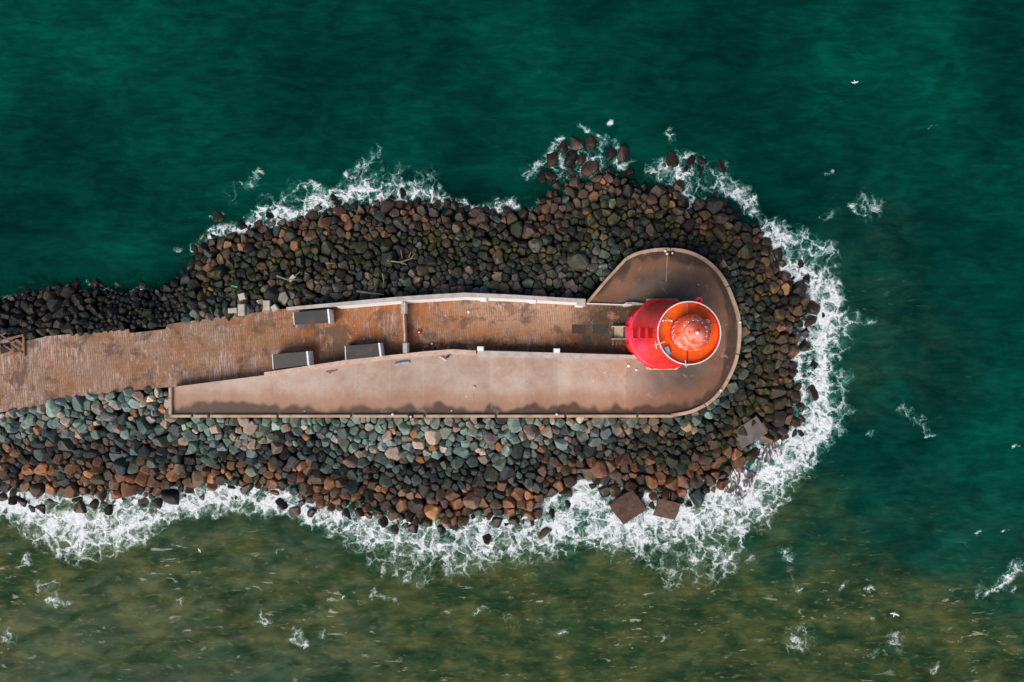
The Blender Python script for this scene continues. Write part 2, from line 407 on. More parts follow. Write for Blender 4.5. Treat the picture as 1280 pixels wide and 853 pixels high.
M['whitepaint'] = simple('white_paint', (0.82,0.80,0.80), 0.35, 0.06)
M['door'] = simple('dark_green_door', (0.01,0.05,0.04), 0.5)
M['glass'] = simple('dark_glass', (0.03,0.02,0.03), 0.08, 0.2, spec=0.8)
M['stone'] = stained('cream_stone', (0.42,0.34,0.22), (0.58,0.50,0.38), (0.50,0.20,0.06), 0.9, amt=.5)
M['steel'] = simple('galvanised_steel', (0.50,0.50,0.50), 0.45, 0.15, metal=0.4)
M['blue'] = simple('blue_grey_paint', (0.30,0.38,0.52), 0.5, 0.15)
M['black'] = simple('black_rubber', (0.010,0.010,0.014), 0.6)
M['wood'] = stained('weathered_driftwood', (0.20,0.155,0.11), (0.31,0.25,0.19), (0.14,0.09,0.06), 1.5)
M['rustwood'] = stained('rusty_timber', (0.20,0.085,0.04), (0.36,0.19,0.11), (0.06,0.03,0.02), 1.2)
M['feather'] = simple('white_feathers', (0.80,0.80,0.80), 0.7, 0.05)
M['greyfeather'] = simple('grey_feathers', (0.42,0.44,0.47), 0.7, 0.05)
M['beak'] = simple('yellow_beak', (0.7,0.4,0.04), 0.5)
M['redplastic'] = simple('red_plastic', (0.35,0.015,0.02), 0.5)
M['greenplastic'] = simple('green_plastic', (0.02,0.45,0.30), 0.5)
M['wetslab'] = stained('wet_brown_slab', (0.060,0.034,0.022), (0.135,0.070,0.042), (0.022,0.018,0.017), 0.9, 0.35)
M['greyslab'] = stained('grey_slab', (0.10,0.09,0.085), (0.18,0.15,0.14), (0.06,0.05,0.045), 0.6, 0.4, (1,.3,1))
def awash():
    k = N('slab_awash')
    f = k.noise(0.7, 6, 0.7, src=k.mapv((1.5,0.55,1), (0,0,0.55)), dist=2.2)
    c = k.mix(k.ramp(k.noise(0.8, 3), 0.4, 0.6), (0.035,0.03,0.035), (0.085,0.075,0.075))
    c = k.mix(k.ramp(f, 0.46, 0.62), c, (0.85,0.86,0.88))
    k.bsdf(c, 0.35, k.bump(f, 0.4, 0.08)); return k.m
M['awash'] = awash()
M['tanstone'] = stained('pale_cut_stone', (0.42,0.37,0.30), (0.55,0.49,0.41), (0.30,0.24,0.18), 1.0)

# ------------------------------------------------------------------ outlines (traced, then set at their own heights)
SHORE_PX = [(-260,408),(-120,390),(0,376),(50,363),(100,359),(150,363),(200,362),(232,345),(243,320),(262,298),(300,288),(340,279),(400,264),
 (440,258),(500,252),(560,252),(600,262),(650,262),(668,256),(684,242),(700,228),(722,218),(748,214),(775,220),(795,230),(820,236),(838,236),(848,240),(856,262),(888,248),
 (912,257),(922,276),(946,285),(963,304),(975,335),(996,352),(1006,372),(1008,392),(1000,413),(1000,435),(992,462),(1004,490),(998,511),(1004,535),
 (985,545),(950,552),(930,582),(905,605),(881,619),(847,626),(815,622),(780,612),(755,604),(728,598),(695,616),(668,650),(634,648),(600,645),(560,655),(534,657),(500,652),(446,642),
 (398,632),(364,618),(300,607),(250,612),(200,618),(130,624),(60,620),(0,613),(-120,620),(-260,632)]
WALL_PX = [(-260,458),(0,425),(32,425),(56,420),(161,411),(209,405),(289,394),(358,385),(500,371),(581,366),(731,373),(782,321),(800,313),
 (830,309),(860,312),(885,324),(905,344),(918,370),(927,400),(927,430),(922,455),(908,485),(890,505),(865,518),(840,522.5),(211,522.5),
 (211,484),(68,498),(61,508),(0,515),(-260,546)]
SHORE = [P(x, y, 0) for x, y in SHORE_PX]
WALL = [P(x, y, ZP) for x, y in WALL_PX]
SHORE_BIG = [P(-900,470,0)] + SHORE + [P(-900,650,0)]
def field(x, y):
    ds, _, _ = seg_dist(x, y, SHORE, closed=False); ins = inside(x, y, SHORE_BIG)
    dw, wx, wy = seg_dist(x, y, WALL); inw = inside(x, y, WALL)
    t = np.where(inw, 0, dw/(dw+ds+1e-6)); t = np.where(ins, t, 1.0)
    z = np.where(ins, -0.2 + 4.8*(1-t)**0.85, -0.2 - 0.42*np.minimum(ds, 22))
    z = np.where(inw, 3.2, z)
    return z, t, np.where(ins, -ds, ds), np.where(inw, -dw, dw), wx, wy

# ------------------------------------------------------------------ setting: bed under the stones
def grid_mesh(name, xs, ys, zf, mat, attrs=None, kind='structure', label=None, smooth_=True):
    X, Y = np.meshgrid(xs, ys); nx, ny = len(xs), len(ys)
    x = X.ravel(); y = Y.ravel(); z = zf(x, y)
    co = np.stack([x, y, z], 1).astype(np.float32)
    i = np.arange(nx*ny).reshape(ny, nx)
    q = np.stack([i[:-1,:-1], i[:-1,1:], i[1:,1:], i[1:,:-1]], -1).reshape(-1, 4).astype(np.int32)
    o = mesh_np(name, co, q, mat, attrs(x, y) if attrs else None)
    return tag(o, label, None, None, kind)
def mesh_np(name, co, faces, mat, attrs=None, smooth_=True, loc=None):
    me = bpy.data.meshes.new(name)
    if loc is not None: co = co - np.array(loc, np.float32)
    nf, k = faces.shape
    me.vertices.add(len(co)); me.vertices.foreach_set('co', np.ascontiguousarray(co, np.float32).ravel())
    me.loops.add(nf*k); me.loops.foreach_set('vertex_index', np.ascontiguousarray(faces, np.int32).ravel())
    me.polygons.add(nf); me.polygons.foreach_set('loop_start', np.arange(0, nf*k, k, dtype=np.int32))
    me.update(calc_edges=True)
    me.polygons.foreach_set('use_smooth', np.full(nf, smooth_))
    for n_, v in (attrs or {}).items():
        if v.ndim == 2:
            a = me.attributes.new(n_, 'FLOAT_COLOR', 'POINT'); a.data.foreach_set('color', np.ascontiguousarray(v, np.float32).ravel())
        else:
            a = me.attributes.new(n_, 'FLOAT', 'POINT'); a.data.foreach_set('value', np.ascontiguousarray(v, np.float32))
    if name in ('boulder', 'rubble'): me.set_sharp_from_angle(angle=math.radians(24))
    me.materials.append(mat)
    o = bpy.data.objects.new(name, me); C.objects.link(o)
    if loc is not None: o.location = loc
    return o
def axis(a, b, step, far):
    core = np.arange(a, b + step/2, step); out = []; d = step; v = 0
    while v < far: d *= 1.35; v += d; out.append(v)
    out = np.array(out)
    return np.concatenate([a - out[::-1], core, b + out])
def bed_z(x, y):
    z, t, ds, dw, _, _ = field(x, y)
    z = z - 1.05 + 0.35*(fbm(x*0.9, y*0.9, 5)-0.5)
    return np.where(x < -95, np.minimum(z, 3.0), z)
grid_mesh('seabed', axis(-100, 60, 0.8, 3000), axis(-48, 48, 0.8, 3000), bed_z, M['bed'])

# ------------------------------------------------------------------ sea
def strokes(px, py, lst):
    """each stroke: polyline of (x, y, half width, amount)"""
    D = np.zeros_like(px)
    for st in lst:
        if len(st) == 1: st = [st[0], (st[0][0]+0.5, *st[0][1:])]
        for (ax, ay, aw, ai), (bx, by, bw, bi) in zip(st, st[1:]):
            m = (px > min(ax, bx)-60) & (px < max(ax, bx)+60) & (py > min(ay, by)-60) & (py < max(ay, by)+60)
            X = px[m]; Y = py[m]; dx, dy = bx-ax, by-ay
            t = np.clip(((X-ax)*dx+(Y-ay)*dy)/(dx*dx+dy*dy), 0, 1)
            d = np.hypot(X-ax-t*dx, Y-ay-t*dy)/(aw+(bw-aw)*t)
            v = (ai+(bi-ai)*t)*np.clip(1.22*(1-d**1.35*0.82), 0, 1.12)
            D[m] = np.maximum(D[m], v)
    return D
FOAM = [
 [(248,310,7,.7),(262,298,12,1.05),(285,290,12,1.05),(305,284,10,.9)],
 [(312,276,12,.9),(330,266,22,1.05),(352,268,24,1.1),(378,264,14,1.0),(400,252,13,.9),(430,246,20,.9),(460,242,24,.85),(490,244,20,.85),(515,240,24,.75),(540,248,16,.75),(566,256,8,.5)],
 [(540,250,10,.5),(570,257,9,.6),(596,262,9,.8),(615,262,12,1.0),(636,258,14,1.0),(646,262,9,.9)], [(668,266,8,.8),(676,256,8,.7)],
 [(408,244,8,.75),(425,236,7,.8),(440,220,7,.6),(455,205,7,.55),(472,184,8,.5)],
 [(362,232,10,.45),(395,233,9,.55),(415,243,8,.75)], [(290,246,16,.30),(322,216,9,.42)],
 [(350,250,14,.55),(395,248,10,.55)], [(470,222,30,.36),(530,222,20,.36)],
 [(655,222,8,.5),(682,206,9,.65),(691,186,9,.75),(700,176,6,.6)], [(720,162,5,.6),(742,170,6,.6),(756,176,6,.5)],
 [(760,150,4,1.1),(762,151,5,1.1)], [(768,178,6,.8),(768,186,6,.6)],
 [(690,215,24,.5),(720,210,30,.55),(750,195,22,.5),(784,202,10,.6)],
 [(812,218,14,.6),(838,214,18,.8),(855,222,16,.9),(857,250,9,1.1)], [(846,200,10,.6),(872,206,14,.5),(900,226,22,.5),(875,226,26,.55)],
 [(862,258,8,.9),(880,240,14,.65),(905,236,18,.7),(930,240,16,.8),(938,264,12,1.0),(952,276,12,.9)],
 [(966,280,14,.7),(976,300,20,.9),(992,318,26,.8),(1000,338,24,1.0),(1016,356,32,.9),(1028,382,36,1.0),(1036,408,34,1.05),(1028,440,26,1.1),
  (1022,470,26,1.1),(1026,500,26,1.12),(1020,530,30,1.2),(998,560,34,1.15),(962,592,38,1.12),(930,625,44,1.1),(880,644,46,1.05),(830,655,46,1.0),
  (788,660,44,1.02),(750,645,46,1.05),(728,618,26,1.15),(700,655,44,1.0),(650,672,38,.90),(600,672,36,.9),(550,676,36,.9),(500,678,38,.82),
  (450,660,34,.88),(410,645,26,1.0),(370,634,18,1.05),(340,626,22,1.1),(290,622,22,1.15),(250,628,22,1.15),(215,634,24,1.0),(180,645,34,1.0),
  (140,655,44,1.08),(100,662,44,1.10),(60,650,38,1.08),(20,635,26,1.1),(-20,630,30,1.1),(-90,640,40,1.0),(-160,640,40,1.0)],
 [(1000,300,22,.55),(1030,320,22,.6),(1036,350,20,.6)], [(1055,410,24,.62),(1078,396,12,.55),(1088,402,10,.45)], [(1052,470,16,.5),(1050,540,14,.45),(1060,510,12,.4)],
 [(905,690,34,.55),(860,700,34,.55),(820,695,24,.5)], [(920,650,22,.75),(925,690,8,.6),(915,710,6,.5)], [(880,715,22,.5),(840,725,18,.45)],
 [(985,686,9,.6),(990,720,7,.5),(1000,738,9,.55)], [(940,700,14,.45)], [(480,700,26,.55),(530,722,14,.4)], [(600,700,24,.5),(560,712,16,.45)],
 [(52,728,6,.3),(66,738,14,.66),(72,756,8,.6),(90,752,6,.3)], [(148,722,8,.55)], [(368,795,14,.7),(378,806,6,.6)], [(405,792,10,.6)], [(330,776,10,.55)], [(225,752,9,.5)],
 [(421,746,5,1.0)], [(465,740,7,.6),(500,752,6,.4)], [(30,700,12,.5)], [(345,690,6,.35)], [(1236,742,6,.3),(1248,728,9,.6),(1262,712,11,.65),(1290,706,10,.6)], [(1262,738,8,.5),(1228,740,6,.6)],
 [(1218,669,3.5,1.1)], [(1255,663,4,1.0)], [(1188,786,3,1.0)], [(1163,542,5,.7)], [(1264,562,4,.8)], [(1044,736,4,.3),(1058,731,5,.7),(1070,733,4,.3)], [(1085,738,7,.5)], [(1050,772,5,.8)], [(1170,840,8,.7),(1176,828,5,.6)],
 [(1088,822,6,.7),(1094,812,6,.6)], [(1120,800,18,.5)], [(1000,800,22,.45)], [(1085,262,22,.40),(1075,250,14,.4)], [(1066,260,8,.6),(1082,278,6,.5)], [(1035,268,8,.45)], [(1162,162,3,.8)], [(1034,210,6,.45)], [(1090,545,9,.5)],
 [(226,306,6,.8),(232,308,5,.6)], [(262,271,4,.8)], [(276,270,4,.8)], [(128,367,6,.7),(190,367,5,.6)], [(108,360,4,.6)], [(0,372,6,.5),(30,366,5,.4)], [(834,168,9,.38),(838,180,7,.4)],
 [(1130,510,8,.35),(1160,535,8,.35)], [(270,740,8,.3)], [(10,800,18,.35)], [(588,768,4,.3),(600,765,5,.65),(614,768,4,.3)], [(700,790,12,.4)], [(640,775,12,.35)], [(820,800,8,.4)],
]
for q, st_ in enumerate(FOAM):
    x_, y_, w_, a_ = st_[0]
    if len(st_) == 1 and w_ <= 8 and (x_ > 1000 or y_ > 690) and x_ > 40:
        w2 = w_*0.55; FOAM[q] = [(x_-1.9*w_, y_+0.7*w_, w2*.6, a_*.35), (x_-.4*w_, y_+.1*w_, w2, a_*.9), (x_+.5*w_, y_-.2*w_, w2, a_*.9), (x_+2.2*w_, y_-0.5*w_, w2*.6, a_*.35)]
SILT = [
 [(-300,760,190,1.25),(0,740,130,1.3),(200,730,110,1.25),(400,760,110,1.25),(600,770,100,1.2),(800,770,100,1.2),(950,780,95,1.15),(1100,790,85,1.1),(1280,830,85,1.0),(1500,900,150,1.0)],
 [(600,900,200,1.3),(1300,990,180,1.2)], [(860,690,80,.75),(980,640,60,.55)], [(1050,340,40,.16),(1080,440,50,.18),(1060,480,45,.14)], [(1120,720,40,.9),(1160,735,35,.8)],
 [(1080,330,60,.10),(1150,450,60,.08)],
]
LIFT = [  # brighter sea patches; upper left stays dark as painted corner falloff
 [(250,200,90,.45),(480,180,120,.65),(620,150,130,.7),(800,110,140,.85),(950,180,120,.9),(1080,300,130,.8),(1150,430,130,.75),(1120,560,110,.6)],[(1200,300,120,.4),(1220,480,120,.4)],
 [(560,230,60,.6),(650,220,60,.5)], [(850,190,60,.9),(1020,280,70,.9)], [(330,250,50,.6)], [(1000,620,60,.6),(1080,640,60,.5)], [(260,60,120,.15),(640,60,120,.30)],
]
def sea_attrs(x, y):
    s0 = sc(0); px = x/s0 + 640; py = -y/s0 + 426.5
    wx = (fbm(px/26, py/26, 31)-.5)*26; wy = (fbm(px/26+9, py/26, 37)-.5)*26
    D = strokes(px + wx*0.8, py + wy*0.8, FOAM)
    D = np.clip(D*1.07, 0, 1.35); D = D*(0.80 + 0.4*fbm(px/16, py/16, 51))
    wx2 = (fbm(px/70, py/70, 71)-.5)*90; wy2 = (fbm(px/70+5, py/70, 77)-.5)*90
    def big(lst):
        out = np.zeros_like(px)
        for st in lst:
            for (ax, ay, aw, ai), (bx, by, bw, bi) in zip(st, st[1:] if len(st) > 1 else st):
                dx, dy = bx-ax, by-ay; X = px+wx2; Y = py+wy2
                t = np.clip(((X-ax)*dx+(Y-ay)*dy)/(dx*dx+dy*dy), 0, 1)
                d = np.hypot(X-ax-t*dx, Y-ay-t*dy)/(aw+(bw-aw)*t)
                out = np.maximum(out, (ai+(bi-ai)*t)*np.exp(-d**2*0.9))
        return out
    silt = np.clip(big(SILT)*(0.85+0.3*fbm(px/40, py/40, 91)), 0, 1)
    z, t, ds, dw, _, _ = field(x, y)
    D = np.maximum(D, np.where((py > 500) | (px > 950), 1.12, 0.0)*np.exp(-(np.clip(np.abs(ds-0.3), 0, 9)/1.5)**2)*(0.75+0.5*fbm(px/12, py/12, 57)))
    shallow = np.clip(1 - ds/7.0, 0, 1)**1.3*np.where(py < 480, 1.0, 0.35)
    crest = np.clip(silt*1.0 + 0.0, 0, 1)
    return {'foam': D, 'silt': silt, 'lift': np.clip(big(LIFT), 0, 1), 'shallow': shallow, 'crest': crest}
def sea_z(x, y):
    c, s = math.cos(0.42), math.sin(0.42)
    u = (x*c + y*s); v = (-x*s + y*c)
    s0 = sc(0); py = -y/s0 + 426.5
    side = smooth(430, 700, py)
    swell = (fbm(u/17, v/6.5, 3, 2)-.5)*(0.35 + 0.30*side)
    chop = (fbm(u/4.0, v/2.0, 13, 2)-.5)*(0.10 + 0.20*side)
    near = np.exp(-(np.hypot(x, y)/220)**2)
    return (swell + chop)*near
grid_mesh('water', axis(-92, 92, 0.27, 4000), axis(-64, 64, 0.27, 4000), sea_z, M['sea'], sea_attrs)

# ------------------------------------------------------------------ boulders
def ico_dirs(n):
    bm = bmesh.new(); bmesh.ops.create_icosphere(bm, subdivisions=n, radius=1.0)
    bm.verts.ensure_lookup_table()
    v = np.array([x.co[:] for x in bm.verts]); f = np.array([[q.index for q in p.verts] for p in bm.faces], np.int32)
    bm.free(); v /= np.linalg.norm(v, axis=1)[:, None]
    return v, f
SLABS = [  # px, py, length m, width m, thickness m, angle, z of the top, tilt (x, y), material, label
 (785,634,4.6,4.3,1.3, 0.62,0.85,(-.08,.18),'wetslab','big square rust-brown slab lying cornerwise in the foam'),
 (834,637,3.6,3.0,1.2,-0.25,0.55,(.05,.20),'wetslab','smaller dark brown slab half washed over, beside the square slab'),
 (937,541,4.6,3.2,1.4, 0.60,2.1,(.06,.10),'greyslab','broad grey slab on the tip bank where the foam begins'),
 (925,604,4.6,3.6,1.2, 1.15,0.30,(.05,.10),'awash','dark slab awash with white water streaming across it'),
 (962,566,3.4,2.6,1.1, 0.5,0.22,(.05,.10),'awash','low dark slab drowned in white foam off the tip'),
]
def make_seeds():
    pts = []
    x0, y0 = P(-230, 160, 0); x1, y1 = P(1060, 700, 0)
    n = 60000
    X = RNG.uniform(x0, x1, n); Y = RNG.uniform(y1, y0, n)
    z, t, ds, dw, _, _ = field(X, Y)
    s0 = sc(2); px = X/s0+640; py = 426.5-Y/s0
    north = (py < 440)
    r = np.where(north, 0.70, 0.76)*np.where(t < 0.33, 0.90, 1.0)*np.where(t > 0.72, 1.12, 1.0)
    r = r*np.where(px > 940, 1.05, 1.0)
    rub = north & (px > 118) & (px < 238) & (py > 360)
    r = np.where(rub, 0.40, r)
    ser = RNG.lognormal(0, 0.32, n); r = np.clip(r*ser, 0.30, 1.35)
    dsb = np.where(north, 1.9, 1.3)
    ok = (dw > 0.45*r) & (ds < dsb)
    for (sx, sy, L, W, *_r) in SLABS:
        cx, cy = P(sx, sy, 0.5); ok &= np.hypot(X-cx, Y-cy) > 0.42*(L+W)/2 + 0.5*r
    X, Y, r, ds = X[ok], Y[ok], r[ok], ds[ok]
    keep = []
    kx = np.empty(0); ky = np.empty(0); kr = np.empty(0)
    for i in range(len(X)):
        if len(kx) == 0 or np.all((kx-X[i])**2+(ky-Y[i])**2 > (0.70*(kr+r[i]))**2):
            kx = np.append(kx, X[i]); ky = np.append(ky, Y[i]); kr = np.append(kr, r[i])
    return kx, ky, kr
kx, ky, kr = make_seeds()
kth = RNG.uniform(0, PI, len(kx)); kel = RNG.uniform(1.0, 1.75, len(kx))
def rdir(r, th, el, ang):
    c = np.cos(ang-th); q = np.sin(ang-th)
    return r/np.sqrt(c*c/el + q*q*el)
kx = kx.astype(np.float32); ky = ky.astype(np.float32); kr = kr.astype(np.float32)
for it in range(18):                                   # shake the heap down until the stones sit side by side
    dx = kx[:, None]-kx[None]; dy = ky[:, None]-ky[None]; d = np.hypot(dx, dy)+1e-6
    q_ = (dx*np.cos(kth).astype(np.float32)[:, None]+dy*np.sin(kth).astype(np.float32)[:, None])/d; q_ = q_*q_
    ri = kr[:, None]/np.sqrt(q_/kel.astype(np.float32)[:, None]+(1-q_)*kel.astype(np.float32)[:, None]); ov = 0.93*(ri+ri.T) - d; np.fill_diagonal(ov, 0); ov = np.clip(ov, 0, None)
    kx = kx + (ov*dx/d).sum(1)*0.22; ky = ky + (ov*dy/d).sum(1)*0.22
    _, _, ds, dw, wx, wy = field(kx, ky)
    need = np.clip(0.62*kr - dw, 0, 1.5)
    gx, gy = kx-wx, ky-wy; g = np.hypot(gx, gy)+1e-6; sg = np.where(dw < 0, -1, 1)
    kx = kx + sg*gx/g*need; ky = ky + sg*gy/g*need
# lone boulders standing out of the sea
LONE = [(720,179,1.15,.55),(706,181,.95,.35),(739,181,1.1,.5),(688,198,.95,.45),(714,199,1.2,.6),(726,202,.8,.5),(766,191,1.15,.55),(777,194,1.1,.6),(735,209,1.1,.7),
 (687,219,1.1,.6),(677,222,.9,.4),(846,199,1.2,.1),(866,199,1.3,.15),(878,200,1.2,.2),(903,209,1.1,.35),(856,213,1.0,.1),(874,213,1.1,.0),(893,214,1.3,-.2),(850,232,1.0,.5),
 (272,270,.9,.1),(228,309,.6,.0),(214,333,1.2,-.2),(240,330,.9,.1),(303,281,.8,.2),(322,279,.6,.3),(339,279,.5,.3),
 (1002,331,.6,.3),(1018,384,.95,.7),(1014,402,.8,.4),(1006,432,1.05,.7),(1018,456,.6,.3),(1002,510,.7,.4),(1003,523,.5,.3),(979,330,.5,.3),(1030,393,.4,.1),
 (26,628,.75,.35),(15,625,.6,.35),(50,637,.95,.3),(40,635,.55,.2),(100,636,1.05,.5),(115,631,.65,.3),(135,637,.7,.3),(195,615,.8,.5),(195,630,.8,.35),(62,628,.6,.2),(308,612,.9,.4),
 (352,629,.8,.4),(370,640,.85,.5),(389,641,.6,.4),(376,629,.6,.3),(478,654,.7,.4),(492,662,.6,.3),(519,653,.6,.4),(532,653,.9,.6),(552,665,.8,.0),(610,674,.7,.2),(680,665,.9,.4),
 (664,645,.8,.7),(671,643,.8,.8),(690,642,.6,.3),(710,630,.6,.2),(742,608,.5,.3),(924,580,.95,.9),(897,582,.8,.6),(941,568,.9,.4),(872,620,1.4,.9),(887,600,1.1,1.0),(800,596,.9,.8),
 (957,303,.9,.6),(946,288,.8,.7),(1080,470,.01,-5),(843,620,.8,.7),(832,619,.8,.7),(815,632,.5,.3),(862,632,.4,.2),
 (836,165,.8,-.75),(810,180,.6,-.75),(200,345,1.0,-.5),(160,350,1.1,-.6),(560,266,.9,.5)]
nl = len(LONE)
lx, ly = zip(*[P(a, b, 0.3) for a, b, _, _ in LONE]); lr = np.array([c for _, _, c, _ in LONE]); lz = np.array([d for *_, d in LONE])
d = np.hypot(kx[:, None]-np.array(lx)[None], ky[:, None]-np.array(ly)[None])
okk = np.all(d > 0.72*(kr[:, None]+lr[None]), axis=1)
okk &= ~np.any((d < 1e-3), axis=1)
kx, ky, kr, kth, kel = kx[okk], ky[okk], kr[okk], kth[okk], kel[okk]
nbase = len(kx)
kx = np.concatenate([kx, lx]); ky = np.concatenate([ky, ly]); kr = np.concatenate([kr, lr])
kth = np.concatenate([kth, RNG.uniform(0, PI, nl)]); kel = np.concatenate([kel, RNG.uniform(1, 1.4, nl)])
sel = kr > 0.05; kth = kth[sel]; kel = kel[sel]; lzf = np.concatenate([np.full(nbase, np.nan), lz])[sel]; kx, ky, kr = kx[sel], ky[sel], kr[sel]
NR = len(kx)
fz, ft, fds, fdw, _, _ = field(kx, ky)
DZ = RNG.uniform(-.38, .50, NR)
zc = np.where(np.isnan(lzf), fz - 0.10*kr + DZ*kr, lzf - 0.55*kr)
# a second, lower layer plugs the chinks
dx = kx[:, None]-kx[None]; dy = ky[:, None]-ky[None]; DD = np.hypot(dx, dy); np.fill_diagonal(DD, 1e9)
order = np.argsort(DD, axis=1)[:, :9]
V, F = ico_dirs(3)
def rock_shapes():
    K = 9; rows = np.arange(NR)[:, None]
    d = DD[rows, order]
    ang = np.arctan2(ky[order]-ky[:, None], kx[order]-kx[:, None])
    ri = rdir(kr[:, None], kth[:, None], kel[:, None], ang); rj = rdir(kr[order], kth[order], kel[order], ang)
    h = d*ri/(ri+rj)
    lift = RNG.uniform(-.11, .04, (NR, 1))
    h = np.clip(h*(0.98+lift), 0.45*kr[:, None], 1.75*kr[:, None])
    nx = (kx[order]-kx[:, None])/d; ny = (ky[order]-ky[:, None])/d
    tz = RNG.uniform(-0.05, 0.45, (NR, K))
    nrm = np.stack([nx, ny, tz], -1); nrm /= np.linalg.norm(nrm, axis=-1)[..., None]
    hh = h*nrm[..., 0]*nx + h*nrm[..., 1]*ny
    hh = hh*np.where(RNG.random((NR, K)) < np.clip(0.15+0.5*DZ[:, None], 0.05, .45), 1.35, 1.0)
    # extra facets: up, sides, and the underside
    E = 6
    az = RNG.uniform(0, 2*PI, (NR, E)); el = np.empty((NR, E)); he = np.empty((NR, E))
    el[:, 0] = RNG.uniform(.95, 1.5, NR); he[:, 0] = RNG.uniform(.45, .72, NR)
    el[:, 1] = RNG.uniform(.55, 1.1, NR); he[:, 1] = RNG.uniform(.50, .78, NR)
    el[:, 2] = RNG.uniform(.45, 1.0, NR); he[:, 2] = RNG.uniform(.58, .90, NR)
    el[:, 3] = RNG.uniform(.0, .5, NR); he[:, 3] = RNG.uniform(.66, 1.1, NR)
    el[:, 4] = RNG.uniform(-.2, .3, NR); he[:, 4] = RNG.uniform(.70, 1.2, NR)
    el[:, 5] = -PI/2; he[:, 5] = 0.8
    ne = np.stack([np.cos(el)*np.cos(az), np.cos(el)*np.sin(az), np.sin(el)], -1)
    A = np.concatenate([nrm, ne], 1); B = np.concatenate([hh, he*kr[:, None]], 1)
    out = np.empty((NR, len(V), 3), np.float32)
    pw = RNG.uniform(55, 170, NR)
    for i in range(NR):
        c = np.clip(V @ A[i].T, 0, None)/B[i]
        c = np.concatenate([c, np.full((len(V), 1), 1/(1.5*kr[i]))], 1)
        mx = c.max(1, keepdims=True)
        rr = 1/(mx[:, 0]*((c/mx)**pw[i]).sum(1)**(1/pw[i]))
        out[i] = V*rr[:, None]
    return out
SH = rock_shapes()
POS = SH + np.stack([kx, ky, zc], 1)[:, None, :].astype(np.float32)
# small dents so that no face is perfectly flat
nn = fbm(POS[..., 0]*1.7+POS[..., 2]*1.3, POS[..., 1]*1.7-POS[..., 2], 61, 3)-.5
POS += (V[None]*nn[..., None]*0.16*np.minimum(kr, 1)[:, None, None]).astype(np.float32)
# colours by where the stone lies
RPX = kx/sc(2)+640; RPY = 426.5-ky/sc(2)
COL = {'teal-grey': (0.086,0.132,0.122), 'pale taupe': (0.215,0.175,0.140), 'slate': (0.020,0.035,0.035), 'grey': (0.145,0.140,0.125), 'green-grey': (0.085,0.108,0.082),
       'rust-brown': (0.150,0.072,0.036), 'orange': (0.27,0.115,0.048), 'brown': (0.082,0.056,0.037), 'dark brown': (0.036,0.022,0.016), 'mossy': (0.018,0.025,0.012), 'tan': (0.20,0.145,0.095), 'black': (0.009,0.009,0.009)}
names = list(COL); PN = (fbm(kx*0.12, ky*0.12, 44, 3)-.5)*0.45
def pick(i):
    t, x, y = ft[i] + RNG.normal(0, 0.07) + PN[i], RPX[i], RPY[i]; u = RNG.random()
    def ch(*a):
        s = 0
        for n_, w in a:
            s += w
            if u <= s: return n_
        return a[-1][0]
    if fds[i] > 0.2: return ch(('dark brown', .6), ('black', .25), ('brown', .15))
    tip = x > 770
    if not tip and y < 440:
        if x < 245 and x > 110 and y > 340: return ch(('black', .65), ('slate', .15), ('mossy', .12), ('brown', .08))  # deep shade over this rubble put into the stone colours
        if x <= 110: return ch(('brown', .35), ('dark brown', .3), ('slate', .15), ('mossy', .1), ('black', .1))
        if t < 0.33: return ch(('grey', .22), ('green-grey', .25), ('slate', .17), ('tan', .2), ('pale taupe', .06), ('mossy', .1))
        if t < 0.66: return ch(('mossy', .42), ('slate', .28), ('green-grey', .12), ('black', .1), ('brown', .08))
        return ch(('brown', .55), ('dark brown', .17), ('rust-brown', .18), ('slate', .10))
    if tip and y < 560:
        if y < 330 and t < .35: return ch(('black', .45), ('mossy', .40), ('slate', .15))  # shade behind the platform wall put into the stone colours
        if t < 0.30: return ch(('green-grey', .3), ('slate', .2), ('tan', .2), ('teal-grey', .15), ('mossy', .15))
        if t < 0.52: return ch(('mossy', .4), ('slate', .2), ('brown', .2), ('green-grey', .12), ('dark brown', .08))
        if t < 0.88: return ch(('brown', .52), ('rust-brown', .16), ('dark brown', .28), ('orange', .04))
        return ch(('dark brown', .5), ('brown', .35), ('black', .15))
    if t < 0.36: return ch(('teal-grey', .47), ('pale taupe', .17), ('grey', .12), ('green-grey', .14), ('slate', .07), ('orange', .03))
    if t < 0.68: return ch(('slate', .46), ('teal-grey', .14), ('brown', .14), ('green-grey', .05), ('rust-brown', .05), ('black', .16))
    return ch(('rust-brown', .40), ('brown', .24), ('orange', .09), ('dark brown', .20), ('slate', .07))
CN = [pick(i) for i in range(NR)]
base = np.array([COL[c] for c in CN])*RNG.lognormal(0, 0.36, (NR, 1))*(1+RNG.normal(0, 0.045, (NR, 3)))
north_ = ((RPY < 440) & (RPX > 235)) | (RPX > 790)  # wet algae-dark side, its shade also put into the colour
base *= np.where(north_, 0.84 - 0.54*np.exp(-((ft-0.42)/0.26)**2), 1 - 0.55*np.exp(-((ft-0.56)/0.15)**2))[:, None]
base *= np.where((~north_) & (RPY > 460) & (ft < .35), 1.22, np.where((RPX < 235) & (RPY < 440), 0.5, 1.0))[:, None]  # upper-left stones darkened further, their deep shade painted in
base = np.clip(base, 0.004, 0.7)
midzone = np.exp(-((ft-0.5)/0.20)**2)*((RPY < 440) | (RPX > 800))
moss = np.clip(midzone*1.4 + RNG.uniform(-.5, .3, NR), 0, 1)*(RPX > 225)
moss[np.isfinite(lzf)] = 0
nv = len(V)
zv = POS[..., 2]
wetv = 1 - smooth(0.25, 1.15, zv + 0.5*(fbm(POS[..., 0]*0.4, POS[..., 1]*0.4, 8, 2)-.5))
wetv = np.clip(wetv, 0, 1)
